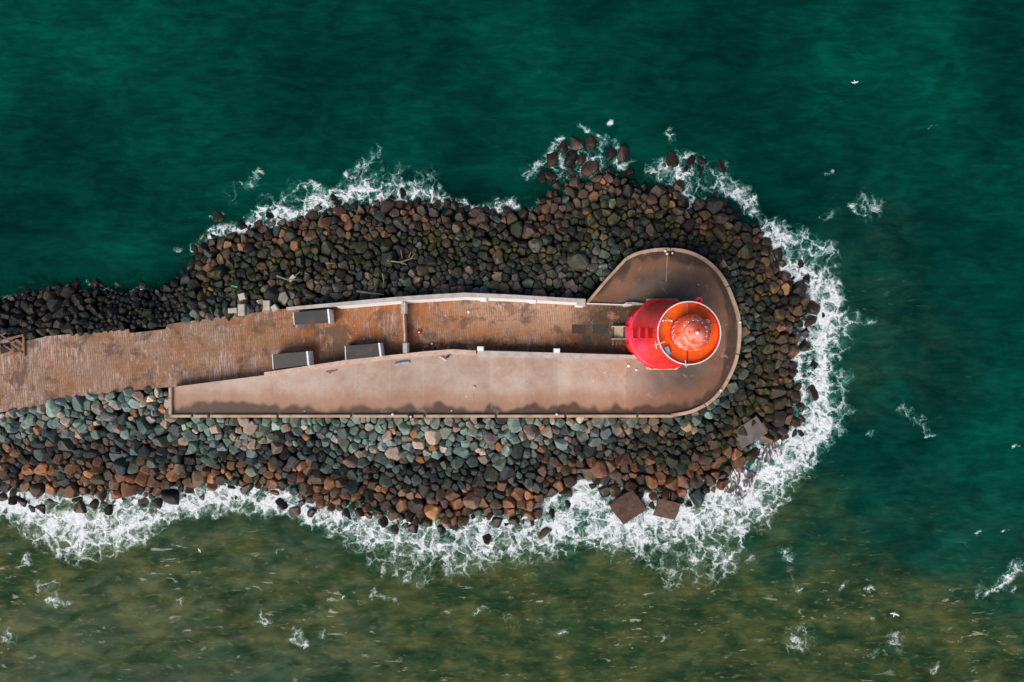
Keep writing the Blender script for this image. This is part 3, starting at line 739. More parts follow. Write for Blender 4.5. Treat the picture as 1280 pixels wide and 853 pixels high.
Cv = np.concatenate([np.repeat(base[:, None, :], nv, 1), np.ones((NR, nv, 1))], -1)
Mv = np.repeat(moss[:, None], nv, 1)
# which ones show largest
show = kr*np.where(POS[..., 2].max(1) > 0.15, 1, 0.2)*np.where((RPX > 5) & (RPX < 1275), 1, 0)
ar = (POS[..., 0].max(1)-POS[..., 0].min(1))*(POS[..., 1].max(1)-POS[..., 1].min(1))
score = ar*(show > 0)*np.where(POS[..., 2].max(1) > 0.15, 1, 0.2)
rank = np.argsort(-score); big = rank[:300]; rest = rank[300:]
def along(i):
    x, y = RPX[i], RPY[i]
    if x > 880 or (x > 770 and y < 400):
        a = math.degrees(math.atan2(ky[i]-1.0, kx[i]-26.0)) % 360
        for lim, s in ((18, 'due seaward of the lighthouse'), (40, 'just up-frame of due seaward of the lighthouse'), (62, 'at the upper corner of the tip'), (85, 'above the round platform'),
                       (108, "above the round platform's lamp pair"), (135, 'above the bend of the round platform'), (181, 'where the round platform meets the tall wall')):
            if a < lim: return s
        for lim, s in ((300, 'below the foot of the tower'), (318, 'beside the broad grey slab'), (333, 'at the lower corner of the tip'), (346, 'right below seaward of the lighthouse'), (361, 'just down-frame of due seaward of the lighthouse')):
            if a < lim: return s
    if y < 440:
        L = ((55, 'above the wrecked timbers'), (118, 'above the first walkway notch'), (175, 'beside the black rubble'), (238, 'above the long walkway notch'), (275, 'where the upper bank suddenly widens'),
             (310, 'above the pale cut blocks'), (350, 'landward of the upper shelter'), (395, 'behind the upper shelter'), (435, 'just past the upper shelter'), (480, 'around the bleached log'),
             (525, 'around the forked driftwood'), (570, 'behind the wall past the gate'), (610, 'at the bend of the tall wall'), (650, 'behind the first wall pier'), (690, 'behind the second wall pier'),
             (730, "by the tall wall's end block"), (772, 'below the drowned boulder cluster'))
    else:
        L = ((40, 'at the muddy landward frame edge'), (85, 'by the kink in the walkway'), (130, 'on the muddy side before the apron'), (175, 'halfway between kink and apron'), (215, 'at the apron\'s square end'), (260, 'below the stained apron corner'),
             (305, 'below the first kerb gap'), (350, 'below the lowest shelter'), (395, 'just past the lowest shelter'), (440, 'below the middle shelter'), (485, 'below the gate pillars'), (530, 'below the black box'), (575, 'below the white gull on the apron'),
             (620, 'below the wall joint'), (665, 'below the biggest damp patch'), (710, 'below the second wall post'), (755, 'above the square slab\'s foam bay'), (800, 'above the square rust slab'), (845, 'below the tower\'s apron side'), (900, 'between brown slab and grey slab'))
    for lim, s in L:
        if x < lim: return s
    return 'beside the round platform'
def row(i):
    t = ft[i]
    if fds[i] > 0.15: return 'out in the water'
    if t < .25: return 'against the wall'
    if t < .5: return 'on the upper slope'
    if t < .75: return 'on the lower slope'
    return 'at the waterline'
ORD = ['largest', 'second largest', 'third largest', 'fourth largest', 'fifth largest', 'sixth largest', 'seventh largest', 'eighth largest', 'ninth largest']
cnt = {}
for i in big:
    key = (CN[i], row(i), along(i)); k = cnt.get(key, 0); cnt[key] = k+1
    lab = f"{ORD[min(k, 8)]} {CN[i]} boulder {row(i)}, {along(i)}"
    loc = (float(kx[i]), float(ky[i]), float(zc[i]))
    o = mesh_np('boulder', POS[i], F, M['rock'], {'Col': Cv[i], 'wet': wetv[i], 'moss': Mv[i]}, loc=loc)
    w = lab.split()
    if len(w) > 16: print('LONG', lab)
    tag(o, lab, 'boulder', 'large boulders of the breakwater banks')
Fr = (F[None] + (np.arange(len(rest))*nv)[:, None, None]).reshape(-1, 3)
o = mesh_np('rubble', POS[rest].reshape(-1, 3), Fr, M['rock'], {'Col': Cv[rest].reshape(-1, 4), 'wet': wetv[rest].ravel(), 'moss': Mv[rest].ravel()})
tag(o, 'smaller grey, green and rusty boulders packed over the breakwater banks', 'boulders', None, 'stuff')
print('ROCKS', NR)

# slabs
for (px, py, L, W, T, a, zt, tilt, mt, lab) in SLABS:
    x, y = P(px, py, zt); bm = bmesh.new()
    n = 5
    pts = []
    cs = [(-1,-1),(1,-1),(1,1),(-1,1)]
    for k in range(4):
        (u0, v0), (u1, v1) = cs[k], cs[(k+1) % 4]
        for j in range(n):
            u = u0+(u1-u0)*j/n; v = v0+(v1-v0)*j/n; jit = random.uniform(-.07, .03)
            u += jit*u0 if (u0 == u1 or j == 0) else 0; v += jit*v0 if (v0 == v1 or j == 0) else 0
            pts.append((x+math.cos(a)*u*L/2-math.sin(a)*v*W/2, y+math.sin(a)*u*L/2+math.cos(a)*v*W/2))
    prism(bm, pts, zt-T, zt, 0.09)
    for v in bm.verts: v.co.z += tilt[0]*(v.co.x-x) + tilt[1]*(v.co.y-y)
    tag(obj('stone_slab', bm, M[mt]), lab, 'stone slab', 'large flat slabs at the waterline')

# ------------------------------------------------------------------ walkway, apron, walls
def poly(pxs, z): return [P(a, b, z) for a, b in pxs]
bm = bmesh.new()
prism(bm, poly([(-260,456),(0,424),(32,424.5),(32.5,426.5),(55,422),(55.5,420.5),(161,411.5),(162,417),(207,412),(209,405.5),(289,394.5),(357,386),(362,386.5),(500,376),(581,371),(735,378),(800,382),(805,452),
     (595,445),(476,452),(340,471),(211,487),(212,483.5),(68,498.5),(62,508.5),(0,515.5),(-260,546)], ZW), -1.0, ZW, 0.04)
o = obj('path', bm, M['walk']); tag(o, kind='structure')

APRON_OUT = [(733,377),(757,348),(782,322),(800,314),(830,310),(860,313),(885,325),(904.5,345),(917,370),(926,400),(926,430),(921,455),(907,484),(889,504),(865,516.5),(840,521.5),(600,521.5),(400,521.5),(212,521)]
def curve(pts, n=4):
    """gentle Catmull-Rom through the round part only"""
    out = []
    for i in range(len(pts)-1):
        p0 = pts[max(i-1, 0)]; p1 = pts[i]; p2 = pts[i+1]; p3 = pts[min(i+2, len(pts)-1)]
        for j in range(n):
            t = j/n
            out.append(tuple(0.5*((2*p1[c]) + (-p0[c]+p2[c])*t + (2*p0[c]-5*p1[c]+4*p2[c]-p3[c])*t*t + (-p0[c]+3*p1[c]-3*p2[c]+p3[c])*t**3) for c in (0, 1)))
    return out + [pts[-1]]
RND = curve(APRON_OUT[2:16], 4)
OUT_LINE = APRON_OUT[:2] + RND + APRON_OUT[16:]
outl = poly(OUT_LINE, ZP)
inner = poly([(212,484.5),(340,468),(432,452),(476,447),(564,440),(595,441),(700,444),(797,447.5),(797,380.5)], ZP)
ap = outl + inner
# top sheet as a fine grid clipped to the outline would be heavy; a fan of strips carries the distance to the rim instead
bm = bmesh.new(); prism(bm, ap, -1.0, ZP)
bmesh.ops.triangulate(bm, faces=[f for f in bm.faces if len(f.verts) > 4])
for _ in range(5):
    es = [e for e in bm.edges if e.calc_length() > 2.2 and abs(e.verts[0].co.z-ZP) < .01 and abs(e.verts[1].co.z-ZP) < .01]
    if not es: break
    bmesh.ops.subdivide_edges(bm, edges=es, cuts=1)
    bmesh.ops.triangulate(bm, faces=[f for f in bm.faces if len(f.verts) > 4])
o = obj('pavement', bm, M['apron']); tag(o, kind='structure')
cxy = np.array([(v.co.x+o.location.x, v.co.y+o.location.y) for v in o.data.vertices])
dr, _, _ = seg_dist(cxy[:, 0], cxy[:, 1], outl, closed=False)
at = o.data.attributes.new('rim', 'FLOAT', 'POINT'); at.data.foreach_set('value', dr.astype(np.float32))

# kerb: one thing, its cast lengths are parts
k0 = P(640, 521, ZP)
kerb = empty('kerb', (k0[0], k0[1], ZP), 'low concrete kerb edging the apron and the round platform', 'kerb')
gaps = [240, 261, 347, 439, 531, 620, 707, 797]
def resample(a, b, step=1.0):
    n = max(1, int(math.hypot(b[0]-a[0], b[1]-a[1])/step)); return [(a[0]+(b[0]-a[0])*j/n, a[1]+(b[1]-a[1])*j/n) for j in range(n)]
for a, b in zip([212]+[g+1.5 for g in gaps], [g-1.5 for g in gaps]+[842]):
    bm = bmesh.new(); zt = ZP+0.45
    prism(bm, poly([(a,518.6),(b,518.6),(b,522.2),(a,522.2)], zt), ZP-1.2, zt, 0.05); obj('coping', bm, M['kerb'], kerb)
bm = bmesh.new(); prism(bm, poly([(210.5,484.5),(214.5,484),(214.5,518.5),(210.5,518.5)], ZP+.45), ZP-1.2, ZP+.45, 0.05); obj('coping', bm, M['kerb'], kerb)
arc = [p for p in RND]
cuts = [0, 9, 22, 34, 45, len(arc)-1]
arcw = poly([(x, y) for x, y in arc], ZP+.4)
dg = poly([(733,377.5),(757,349)], ZP+.4) + [arcw[0]]
def strip(line, w, gap=0.0):
    bm = bmesh.new(); prism(bm, offset_strip(line, w), ZP-1.2, ZP+0.42, 0.04); return bm
obj('coping', strip(dg, 0.42), M['kerb'], kerb)
for a, b in zip(cuts, cuts[1:]):
    ln = arcw[a:b+1]
    p0, p1 = Vector((*ln[0], 0)), Vector((*ln[1], 0)); q = p0 + (p1-p0).normalized()*0.15; ln = [(q.x, q.y)] + ln[1:]
    obj('coping', strip(ln, 0.48), M['kerb'], kerb)

# tall wall on the green-water side
w0 = P(545, 372, ZW)
nw = empty('boundary_wall', (w0[0], w0[1], ZW), 'tall wall with pale coping and whitewashed inner face behind the walkway', 'wall')
outer = [(358,384),(420,378.5),(500,371),(545,368),(581,366),(640,368.5),(731,373.8)]
inn = [(358,388.3),(420,383.2),(500,376.5),(545,373.6),(581,371.6),(640,373.8),(731,379)]
bm = bmesh.new(); prism(bm, poly(outer, ZWALL)+poly(inn, ZWALL)[::-1], ZWALL-0.3, ZWALL, 0.04); obj('coping', bm, M['coping'], nw)
bm = bmesh.new()
a_ = poly([(x, y+0.4) for x, y in outer], ZWALL); b_ = poly([(x, y-0.3) for x, y in inn], ZWALL)
prism(bm, a_+b_[::-1], 1.0, ZWALL-0.3); obj('wall_body', bm, M['conc'], nw)
bm = bmesh.new()                                        # battered whitewashed facing, wider at its foot
top = poly([(x, y+0.1) for x, y in inn[1:]], ZWALL-0.05); foot = [(x, y-0.24) for x, y in top]
back = [(x, y+0.02) for x, y in poly(inn[1:], ZWALL)]
n = len(top)
vt = [bm.verts.new((x, y, ZWALL-0.06)) for x, y in top]; vf = [bm.verts.new((x, y, ZW+.01)) for x, y in foot]
vb = [bm.verts.new((x, y+.05, ZWALL-0.06)) for x, y in top]; vg = [bm.verts.new((x, y+.05, ZW+.01)) for x, y in top]
for i in range(n-1):
    bm.faces.new((vt[i], vt[i+1], vf[i+1], vf[i])); bm.faces.new((vb[i], vb[i+1], vt[i+1], vt[i]))
    bm.faces.new((vb[i], vb[i+1], vg[i+1], vg[i])); bm.faces.new((vf[i], vf[i+1], vg[i+1], vg[i]))
bm.faces.new((vt[0], vb[0], vg[0], vf[0])); bm.faces.new((vt[-1], vb[-1], vg[-1], vf[-1]))
obj('white_facing', bm, M['white'], nw)
for a, b, c, d in ((600,608,371.5,376.0),(662,670,374.5,378.6)):
    bm = bmesh.new(); prism(bm, poly([(a,c),(b,c+.3),(b,d+.3),(a,d)], ZWALL+.06), ZW, ZWALL+.06, .03); obj('pier', bm, M['white'], nw)
bm = bmesh.new(); prism(bm, poly([(721.5,373),(732,373.6),(732,383),(721.5,382.4)], ZWALL+.1), ZW, ZWALL+.1, .05); obj('end_block', bm, M['coping'], nw)
bm = bmesh.new(); prism(bm, poly([(720.8,380.6),(729,381),(729,383.6),(720.8,383.2)], ZWALL+.02), ZW, ZWALL+.02, .02); obj('pier', bm, M['white'], nw)

# low wall between walkway and apron
w0 = P(560, 440, ZP)
sw = empty('apron_wall', (w0[0], w0[1], ZP), 'low wall between sunken walkway and apron, pinkish then grey towards the lighthouse', 'wall')
o1 = [(330,465.5),(432,450.3),(476,445.5),(530,439.5),(564.5,436.8),(595,438.3)]; i1 = [(330,471),(432,456),(476,451),(530,445.3),(564.5,442.6),(595,443.6)]
bm = bmesh.new(); prism(bm, poly(o1, ZP+.25)+poly(i1, ZP+.25)[::-1], ZW-.4, ZP+.25, .04); obj('coping', bm, M['pinkcope'], sw)
o2 = [(597,438.2),(700,441.3),(799,444)]; i2 = [(597,446),(700,448),(799,449)]
bm = bmesh.new(); prism(bm, poly(o2, ZP+.38)+poly(i2, ZP+.38)[::-1], ZW-.4, ZP+.38, .05)
o_ = obj('coping', bm, M['coping'], sw); o_['label'] = 'grey coping nearer the lighthouse'
for a, b, c, d in ((596.5,604.5,433.2,438.8),(692.5,700,435.8,441)):
    bm = bmesh.new(); prism(bm, poly([(a,c),(b,c+.2),(b,d),(a,d)], ZP+.7), ZW, ZP+.7, .05); o_ = obj('wall_post', bm, M['white'], sw)

# cross wall with a gateway
w0 = P(505, 410, ZW)
cw = empty('cross_wall', (w0[0], w0[1], ZW), 'thin cross wall over the walkway, with a white-ended pillar at either end', 'wall')
bm = bmesh.new(); prism(bm, poly([(503.2,392),(505.2,392),(507.2,430),(505.2,430)], ZW+1.9), ZW, ZW+1.9, .03); obj('wall_body', bm, M['pinkcope'], cw)
for (a, b, c, d) in ((501.5,506,378,392),(503.5,508.2,428.8,441.5)):
    bm = bmesh.new(); prism(bm, poly([(a,c),(b-.6,c),(b-.6,d),(a,d)], ZP+.95), ZW, ZP+.95, .04); pl = obj('pillar', bm, M['coping'], cw)
    bm = bmesh.new(); prism(bm, poly([(b-.5,c+.2),(b,c+.2),(b,d-.2),(b-.5,d-.2)], ZP+.93), ZW, ZP+.93); obj('white_face', bm, M['white'], pl)

# shelters
def shelter(quad, label, open_dir, rmat='roof'):
    z1 = 6.9; q = poly(quad, z1)           # quad: nw, ne, se, sw of the roof
    c = (sum(p[0] for p in q)/4, sum(p[1] for p in q)/4)
    t = empty('shelter', (c[0], c[1], ZW), label, 'shelter', 'flat-roofed shelters on the walkway')
    bm = bmesh.new(); prism(bm, q, z1-0.14, z1, .03); obj('roof', bm, M[rmat], t)
    def lerp(a, b, f): return (a[0]+(b[0]-a[0])*f, a[1]+(b[1]-a[1])*f)
    nw_, ne, se, sw_ = q
    bm = bmesh.new(); e = 0.35                                            # broad whitewashed end wall towards the lighthouse
    ne2, se2 = (ne[0]+.03, ne[1]+.04), (se[0]+.03, se[1]-.04)
    ne3, se3 = (ne[0]+.30, ne[1]+.04), (se[0]+.30, se[1]-.04)
    prism(bm, [ne2, ne3, se3, se2], ZW, z1+.05, .02); obj('end_wall', bm, M['white'], t)
    bm = bmesh.new(); prism(bm, [(nw_[0]-.02, nw_[1]), (sw_[0]-.02, sw_[1]), (sw_[0]-.14, sw_[1]), (nw_[0]-.14, nw_[1])], ZW, z1-.02, .02); obj('end_wall', bm, M['white'], t)
    bm = bmesh.new()
    if open_dir > 0: a, b = (nw_, ne)          # back wall on the wall side
    else: a, b = (sw_, se)
    s = 1 if open_dir > 0 else -1
    prism(bm, [(a[0]+.01, a[1]-s*.05), (b[0]-.01, b[1]-s*.05), (b[0]-.01, b[1]-s*.2), (a[0]+.01, a[1]-s*.2)], ZW, z1-.15); obj('back_wall', bm, M['conc'], t)
    bm = bmesh.new()
    prism(bm, [(a[0]+.1, a[1]-s*.22), (b[0]-.1, b[1]-s*.22), (b[0]-.1, b[1]-s*.7), (a[0]+.1, a[1]-s*.7)], ZW+.38, ZW+.46); 
    for fr in (0.15, 0.5, 0.85):
        p = lerp(a, b, fr); box(bm, p[0], p[1]-s*.46, ZW+.19, .12, .4, .38)
    obj('bench', bm, M['wood'], t)
    return t
shelter([(367,390.6),(408.6,387),(410.4,404),(368.4,406)], 'brownish flat-roofed shelter against the tall whitewashed wall', 1, 'roof')
shelter([(341,443),(382.4,439.6),(384.2,456.6),(342,461.5)], 'dark flat-roofed shelter beside the apron wall, farther from the gateway', -1, 'roof')
shelter([(432,432.5),(472.4,429.3),(474.6,445.3),(432.8,450.3)], 'dark flat-roofed shelter beside the apron wall, nearer the gateway', -1, 'roof')

# ------------------------------------------------------------------ lighthouse
LX, LY = 22.44, 1.02
LH = empty('lighthouse', (LX, LY, ZW), 'tall red lighthouse with orange gallery and mottled dome at the breakwater tip', 'lighthouse')
bm = bmesh.new(); lathe(bm, LX, LY, [(5.75,ZW-.5),(5.75,ZP+.28),(5.55,ZP+.34)], 8, PI/8); 
# only the seaward half shows its stone step; the walkway side is cut back
bmesh.ops.bisect_plane(bm, geom=bm.verts[:]+bm.edges[:]+bm.faces[:], plane_co=(LX-2.4, LY, 0), plane_no=(-1,0,0), clear_outer=True)
obj('plinth', bm, M['stone'], LH)
bm = bmesh.new()
lathe(bm, LX, LY, [(5.28,ZW-.3),(5.22,7.5),(5.05,7.75),(4.92,7.8),(4.80,9.0),(4.30,13.5),(3.85,17.5),(3.52,20.0),(3.50,20.2),(3.62,20.3),(3.62,20.45),(3.50,20.5)], 64)
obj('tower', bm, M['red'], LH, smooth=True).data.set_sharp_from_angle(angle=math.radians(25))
# corner buttresses of the base storey
for k in range(8):
    a = PI/8 + k*PI/4
    if abs(math.cos(a)+1) < .01: continue
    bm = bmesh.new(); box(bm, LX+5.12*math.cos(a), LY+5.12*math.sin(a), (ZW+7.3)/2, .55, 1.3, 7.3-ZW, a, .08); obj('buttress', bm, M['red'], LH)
def rad(z): 
    pr = [(4.92,7.8),(4.80,9.0),(4.30,13.5),(3.85,17.5),(3.52,20.0)]
    for (r0, z0), (r1, z1) in zip(pr, pr[1:]):
        if z <= z1: return r0+(r1-r0)*(z-z0)/(z1-z0)
    return 3.5
def face_box(bm, ang, z, w, h, dep, off=0.0):
    r = rad(z)+off; sl = 0.111
    c, s = math.cos(ang), math.sin(ang)
    for zz in (0,):
        vs = []
        for dz in (-h/2, h/2):
            for du in (-w/2, w/2):
                for dd in (-dep/2, dep/2):
                    rr = r - sl*dz + dd
                    vs.append(bm.verts.new((LX+rr*c-du*s, LY+rr*s+du*c, z+dz)))
        idx = [(0,1,3,2),(4,6,7,5),(0,4,5,1),(2,3,7,6),(0,2,6,4),(1,5,7,3)]
        for q in idx: bm.faces.new([vs[i] for i in q])
for z in (10.4, 13.9, 17.2):
    bm = bmesh.new(); face_box(bm, PI, z, 1.25, 1.9, .16, .03); wn = obj('window', bm, M['darkred'], LH)
    bm = bmesh.new(); face_box(bm, PI, z, .8, 1.4, .10, .10); obj('pane', bm, M['darkred'], wn)
    bm = bmesh.new(); face_box(bm, PI, z-1.05, 1.5, .14, .36, .10); obj('sill', bm, M['red'], wn)
bm = bmesh.new(); box(bm, LX-5.36, LY+.15, ZW+1.75, .42, 1.6, 2.4, 0, .04); dr_ = obj('door', bm, M['door'], LH)
bm = bmesh.new(); box(bm, LX-5.62, LY+.6, ZW+1.6, .08, .12, .2); obj('handle', bm, M['steel'], dr_)
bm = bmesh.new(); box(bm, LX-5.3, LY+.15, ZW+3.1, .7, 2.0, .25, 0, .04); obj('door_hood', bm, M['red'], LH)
# gallery
GZ = 21.1; GR = 3.98
bm = bmesh.new(); lathe(bm, LX, LY, [(3.40,20.5),(3.62,20.7),(4.02,20.95),(4.06,21.0),(4.06,GZ)], 64); gal = obj('gallery', bm, M['red'], LH)
bm = bmesh.new(); lathe(bm, LX, LY, [(3.98,GZ-.02),(3.98,GZ+.03)], 64); obj('gallery_floor', bm, M['orange'], LH)
for a in (PI/2+.0, -PI/2+.0, PI*0.79, 0.35):
    bm = bmesh.new(); box(bm, LX+3.05*math.cos(a), LY+3.05*math.sin(a), GZ+.09, 1.45, .14, .12, a, .02); obj('floor_joint', bm, M['darkred'] if a < 0 else M['kerb'], LH)
rail = None
bm = bmesh.new(); ring(bm, LX, LY, 22.15, GR, .085, 96); rail = obj('railing', bm, M['whitepaint'], LH, True)
bm = bmesh.new(); ring(bm, LX, LY, 21.65, GR, .035, 72, 6); obj('middle_rail', bm, M['red'], rail, True)
for k in range(60):
    a = 2*PI*k/60; bm = bmesh.new(); tube(bm, [(LX+GR*math.cos(a), LY+GR*math.sin(a), GZ+.02), (LX+GR*math.cos(a), LY+GR*math.sin(a), 22.1)], .035 if k % 5 else .06, 6)
    obj('baluster', bm, M['red'], rail)
bm = bmesh.new(); lathe(bm, LX, LY, [(GR-.06,GZ+.02),(GR+.03,GZ+.02),(GR+.03,GZ+.42),(GR-.06,GZ+.42),(GR-.06,GZ+.02)], 72)
obj('kick_plate', bm, M['red'], rail)
# lantern
bm = bmesh.new(); lathe(bm, LX, LY, [(2.28,GZ+.03),(2.28,22.0),(2.20,22.05)], 48); lan = obj('lantern', bm, M['red'], LH)
bm = bmesh.new(); lathe(bm, LX, LY, [(2.12,22.05),(2.12,23.55)], 32); obj('glazing', bm, M['glass'], lan)
nA = 20
for sgn in (1, -1):
    for k in range(nA):
        a0 = 2*PI*k/nA; a1 = a0 + sgn*2*PI/nA
        bm = bmesh.new(); tube(bm, [(LX+2.17*math.cos(a0), LY+2.17*math.sin(a0), 22.05), (LX+2.17*math.cos(a1), LY+2.17*math.sin(a1), 23.5)], .06, 6)
        obj('glazing_bar', bm, M['whitepaint'], lan)
RO = None
bm = bmesh.new(); lathe(bm, LX, LY, [(2.18,23.5),(2.30,23.55),(2.30,23.72),(2.22,23.80),(2.02,24.15),(1.72,24.48),(1.40,24.70),(1.28,24.76)], 56)
RO = obj('lantern_roof', bm, M['dome'], LH, True); RO.data.set_sharp_from_angle(angle=math.radians(35))
bm = bmesh.new(); lathe(bm, LX, LY, [(1.28,24.74),(1.30,24.98),(1.22,25.06),(1.02,25.26),(.66,25.48),(.28,25.6),(0,25.63)], 40)
cu = obj('cupola', bm, M['dome'], RO, True); cu.data.set_sharp_from_angle(angle=math.radians(40))
bm = bmesh.new(); lathe(bm, LX, LY, [(.16,25.58),(.16,25.8),(.26,25.9),(.16,26.08),(0,26.14)], 16); obj('ventilator', bm, M['whitepaint'], RO, True)
for k in range(16):
    a = 2*PI*(k+.3)/16; bm = bmesh.new(); bmesh.ops.create_icosphere(bm, subdivisions=2, radius=.085)
    for v in bm.verts: v.co += Vector((LX+1.52*math.cos(a), LY+1.52*math.sin(a), 24.70))
    obj('roof_knob', bm, M['whitepaint'], RO, True)
for k in range(12):
    a = 2*PI*k/12; bm = bmesh.new(); pth = [(LX+r*math.cos(a), LY+r*math.sin(a), z+.01) for r, z in ((2.24,23.80),(2.02,24.15),(1.72,24.48),(1.34,24.72))]
    tube(bm, pth, .03, 5); obj('roof_rib', bm, M['dome'], RO)
# fittings on the gallery
def G(px, py, z): return P(px, py, z)
x, y = G(884.5,402,21.9); bm = bmesh.new(); bmesh.ops.create_uvsphere(bm, u_segments=16, v_segments=10, radius=.32)
for v in bm.verts: v.co += Vector((x, y, 21.75))
tube(bm, [(x, y, GZ), (x, y, 21.5)], .08, 8); obj('white_radome', bm, M['whitepaint'], LH, True)
x, y = G(834.5,438.5,21.5); bm = bmesh.new(); box(bm, x, y, 21.45, .45, 1.05, .7, .38, .04); obj('equipment_box', bm, M['blue'], LH)
x, y = G(874,375.5,21.6); bm = bmesh.new(); tube(bm, [(x, y, 20.9), (x, y, 21.7)], .38, 16); tube(bm, [(x-.2, y-.9, 21.2), (x, y, 21.2)], .08, 8)
o_ = obj('fog_signal', bm, M['red'], LH)
bm = bmesh.new(); tube(bm, [(x, y, 21.7), (x, y, 21.74)], .2, 12); obj('horn_mouth', bm, M['darkred'], o_)
x, y = G(820,431,22.2); bm = bmesh.new(); tube(bm, [(x+1.1, y+.35, 22.2), (x-.3, y-.1, 22.3)], .05, 6); tube(bm, [(x-.1, y+.45, 22.3), (x+.05, y-.55, 22.3)], .05, 6)
tube(bm, [(x, y, 22.2), (x, y, 22.8)], .04, 6); obj('antenna', bm, M['whitepaint'], LH)
x, y = G(857.5,456.5,22.2); bm = bmesh.new(); tube(bm, [(x-.1, y+.6, 22.2), (x, y-.3, 22.3)], .045, 6); tube(bm, [(x-.25, y, 22.3), (x+.25, y-.1, 22.3)], .04, 6); obj('antenna', bm, M['whitepaint'], LH)
for (u, v_) in ((829,401),(839.5,401)):
    x, y = G(u, v_, 21.8); bm = bmesh.new(); bmesh.ops.create_icosphere(bm, subdivisions=2, radius=.13)
    for v in bm.verts: v.co += Vector((x, y, 21.8))
    tube(bm, [(x, y, GZ), (x, y, 21.8)], .035, 6); obj('gallery_lamp', bm, M['whitepaint'], LH, True)
x, y = G(829,401,21.75); x2, y2 = G(839.5,401,21.75); bm = bmesh.new(); tube(bm, [(x, y, 21.75), (x2, y2, 21.75)], .03, 6); obj('lamp_bar', bm, M['whitepaint'], LH)

# steps up to the door
x0, y0 = P(763, 416, ZW); st = empty('entrance_steps', (x0, y0, ZW), 'pale stone steps with dark treads leading up to the lighthouse door', 'steps')
for k in range(6):
    a, b = 768+k*2.6, 768+(k+1)*2.6; zt = ZW+.12*(k+1)
    bm = bmesh.new(); prism(bm, poly([(a,409),(b+.05,409),(b+.05,423),(a,423)], zt), ZW, zt, .02); obj('tread', bm, M['stone'], st)
    bm = bmesh.new(); prism(bm, poly([(a+.15,410.5),(a+.95,410.5),(a+.95,421.5),(a+.15,421.5)], zt+.006), zt+.002, zt+.008); obj('tread_grip', bm, M['conc'], st)
bm = bmesh.new(); prism(bm, poly([(765,407.5),(784,407.5),(784,408.9),(765,408.9)], ZW+1.0), ZW, ZW+1.0, .03); obj('side_wall', bm, M['stone'], st)
bm = bmesh.new(); prism(bm, poly([(765,423.2),(784,423.2),(784,424.4),(765,424.4)], ZW+1.0), ZW, ZW+1.0, .03); obj('side_wall', bm, M['stone'], st)
bm = bmesh.new(); tube(bm, [(*P(765,424,ZW), ZW+.95), (*P(765,431,ZW), ZW+.95)], .04, 6); tube(bm, [(*P(765,431,ZW), ZW), (*P(765,431,ZW), ZW+.95)], .05, 6); obj('handrail', bm, M['steel'], st)

# rail wall between the end block and the tower
x0, y0 = P(760, 380, ZP)
hr = empty('handrail', (x0, y0, ZP), 'thin pale rail running from the tall wall\'s end block to the lighthouse', 'handrail')
bm = bmesh.new(); prism(bm, poly([(732.5,378.6),(786,380.6),(786,382),(732.5,380.2)], ZP+.25), ZW, ZP+.25, .03); obj('base_wall', bm, M['coping'], hr)
for f in range(8):
    u = 735+f*7; x, y = P(u, 379.6+f*.27, ZP); bm = bmesh.new(); tube(bm, [(x, y, ZP+.2), (x, y, ZP+1.1)], .04, 6); obj('post', bm, M['whitepaint'], hr)
a = P(733,379.3,ZP+1.1); b = P(788,381.2,ZP+1.1); bm = bmesh.new(); tube(bm, [(*a, ZP+1.1), (*b, ZP+1.1)], .06, 8); obj('top_rail', bm, M['whitepaint'], hr)
bm = bmesh.new()
prism(bm, poly([(779,381),(784,377.5),(792,377.8),(808,379.4),(808,381.4),(792,381.5),(786,383.6),(780,383.6)], ZP+.9), ZP+.02, lambda x, y: ZP+.55+.25*math.sin(x*2.2), .05)
tag(obj('tarpaulin', bm, M['coping']), 'pale grey folded cover on the rail where it meets the red tower', 'cover')

# ------------------------------------------------------------------ small things
def thing_bm(name, bm, mat, label, cat, group=None, smooth=False): return tag(obj(name, bm, mat, None, smooth), label, cat, group)
# repair patches in the paving
for q, lab in (([(715,405.5),(732,406.3),(732,417.5),(715,417)], 'dark square repair patch in the paving, farther from the steps'),
               ([(741,405.5),(760.5,405.8),(760.5,417.5),(741,417)], 'dark square repair patch in the paving, just before the steps'),
               ([(728,420),(739,420),(739,433),(728,433)], 'upright dark repair patch in the paving near the apron wall')):
    bm = bmesh.new(); prism(bm, poly(q, ZW), ZW-.05, ZW+.006); thing_bm('paving_patch', bm, M['patch'], lab, 'paving patch', 'dark repair patches in the paving')
# lifebuoy-like round thing on the paving
x, y = P(524.3,415.5,ZW); t = empty('paving_marker', (x, y, ZW), 'small dark red round post cap with a white centre on the rusty paving', 'post cap')
bm = bmesh.new(); lathe(bm, x, y, [(.34,ZW),(.34,ZW+.3),(.28,ZW+.36),(.15,ZW+.36)], 24); obj('rim', bm, M['redplastic'], t, True)
bm = bmesh.new(); lathe(bm, x, y, [(.15,ZW+.3),(.14,ZW+.42),(0,ZW+.45)], 16); obj('cap', bm, M['whitepaint'], t, True)
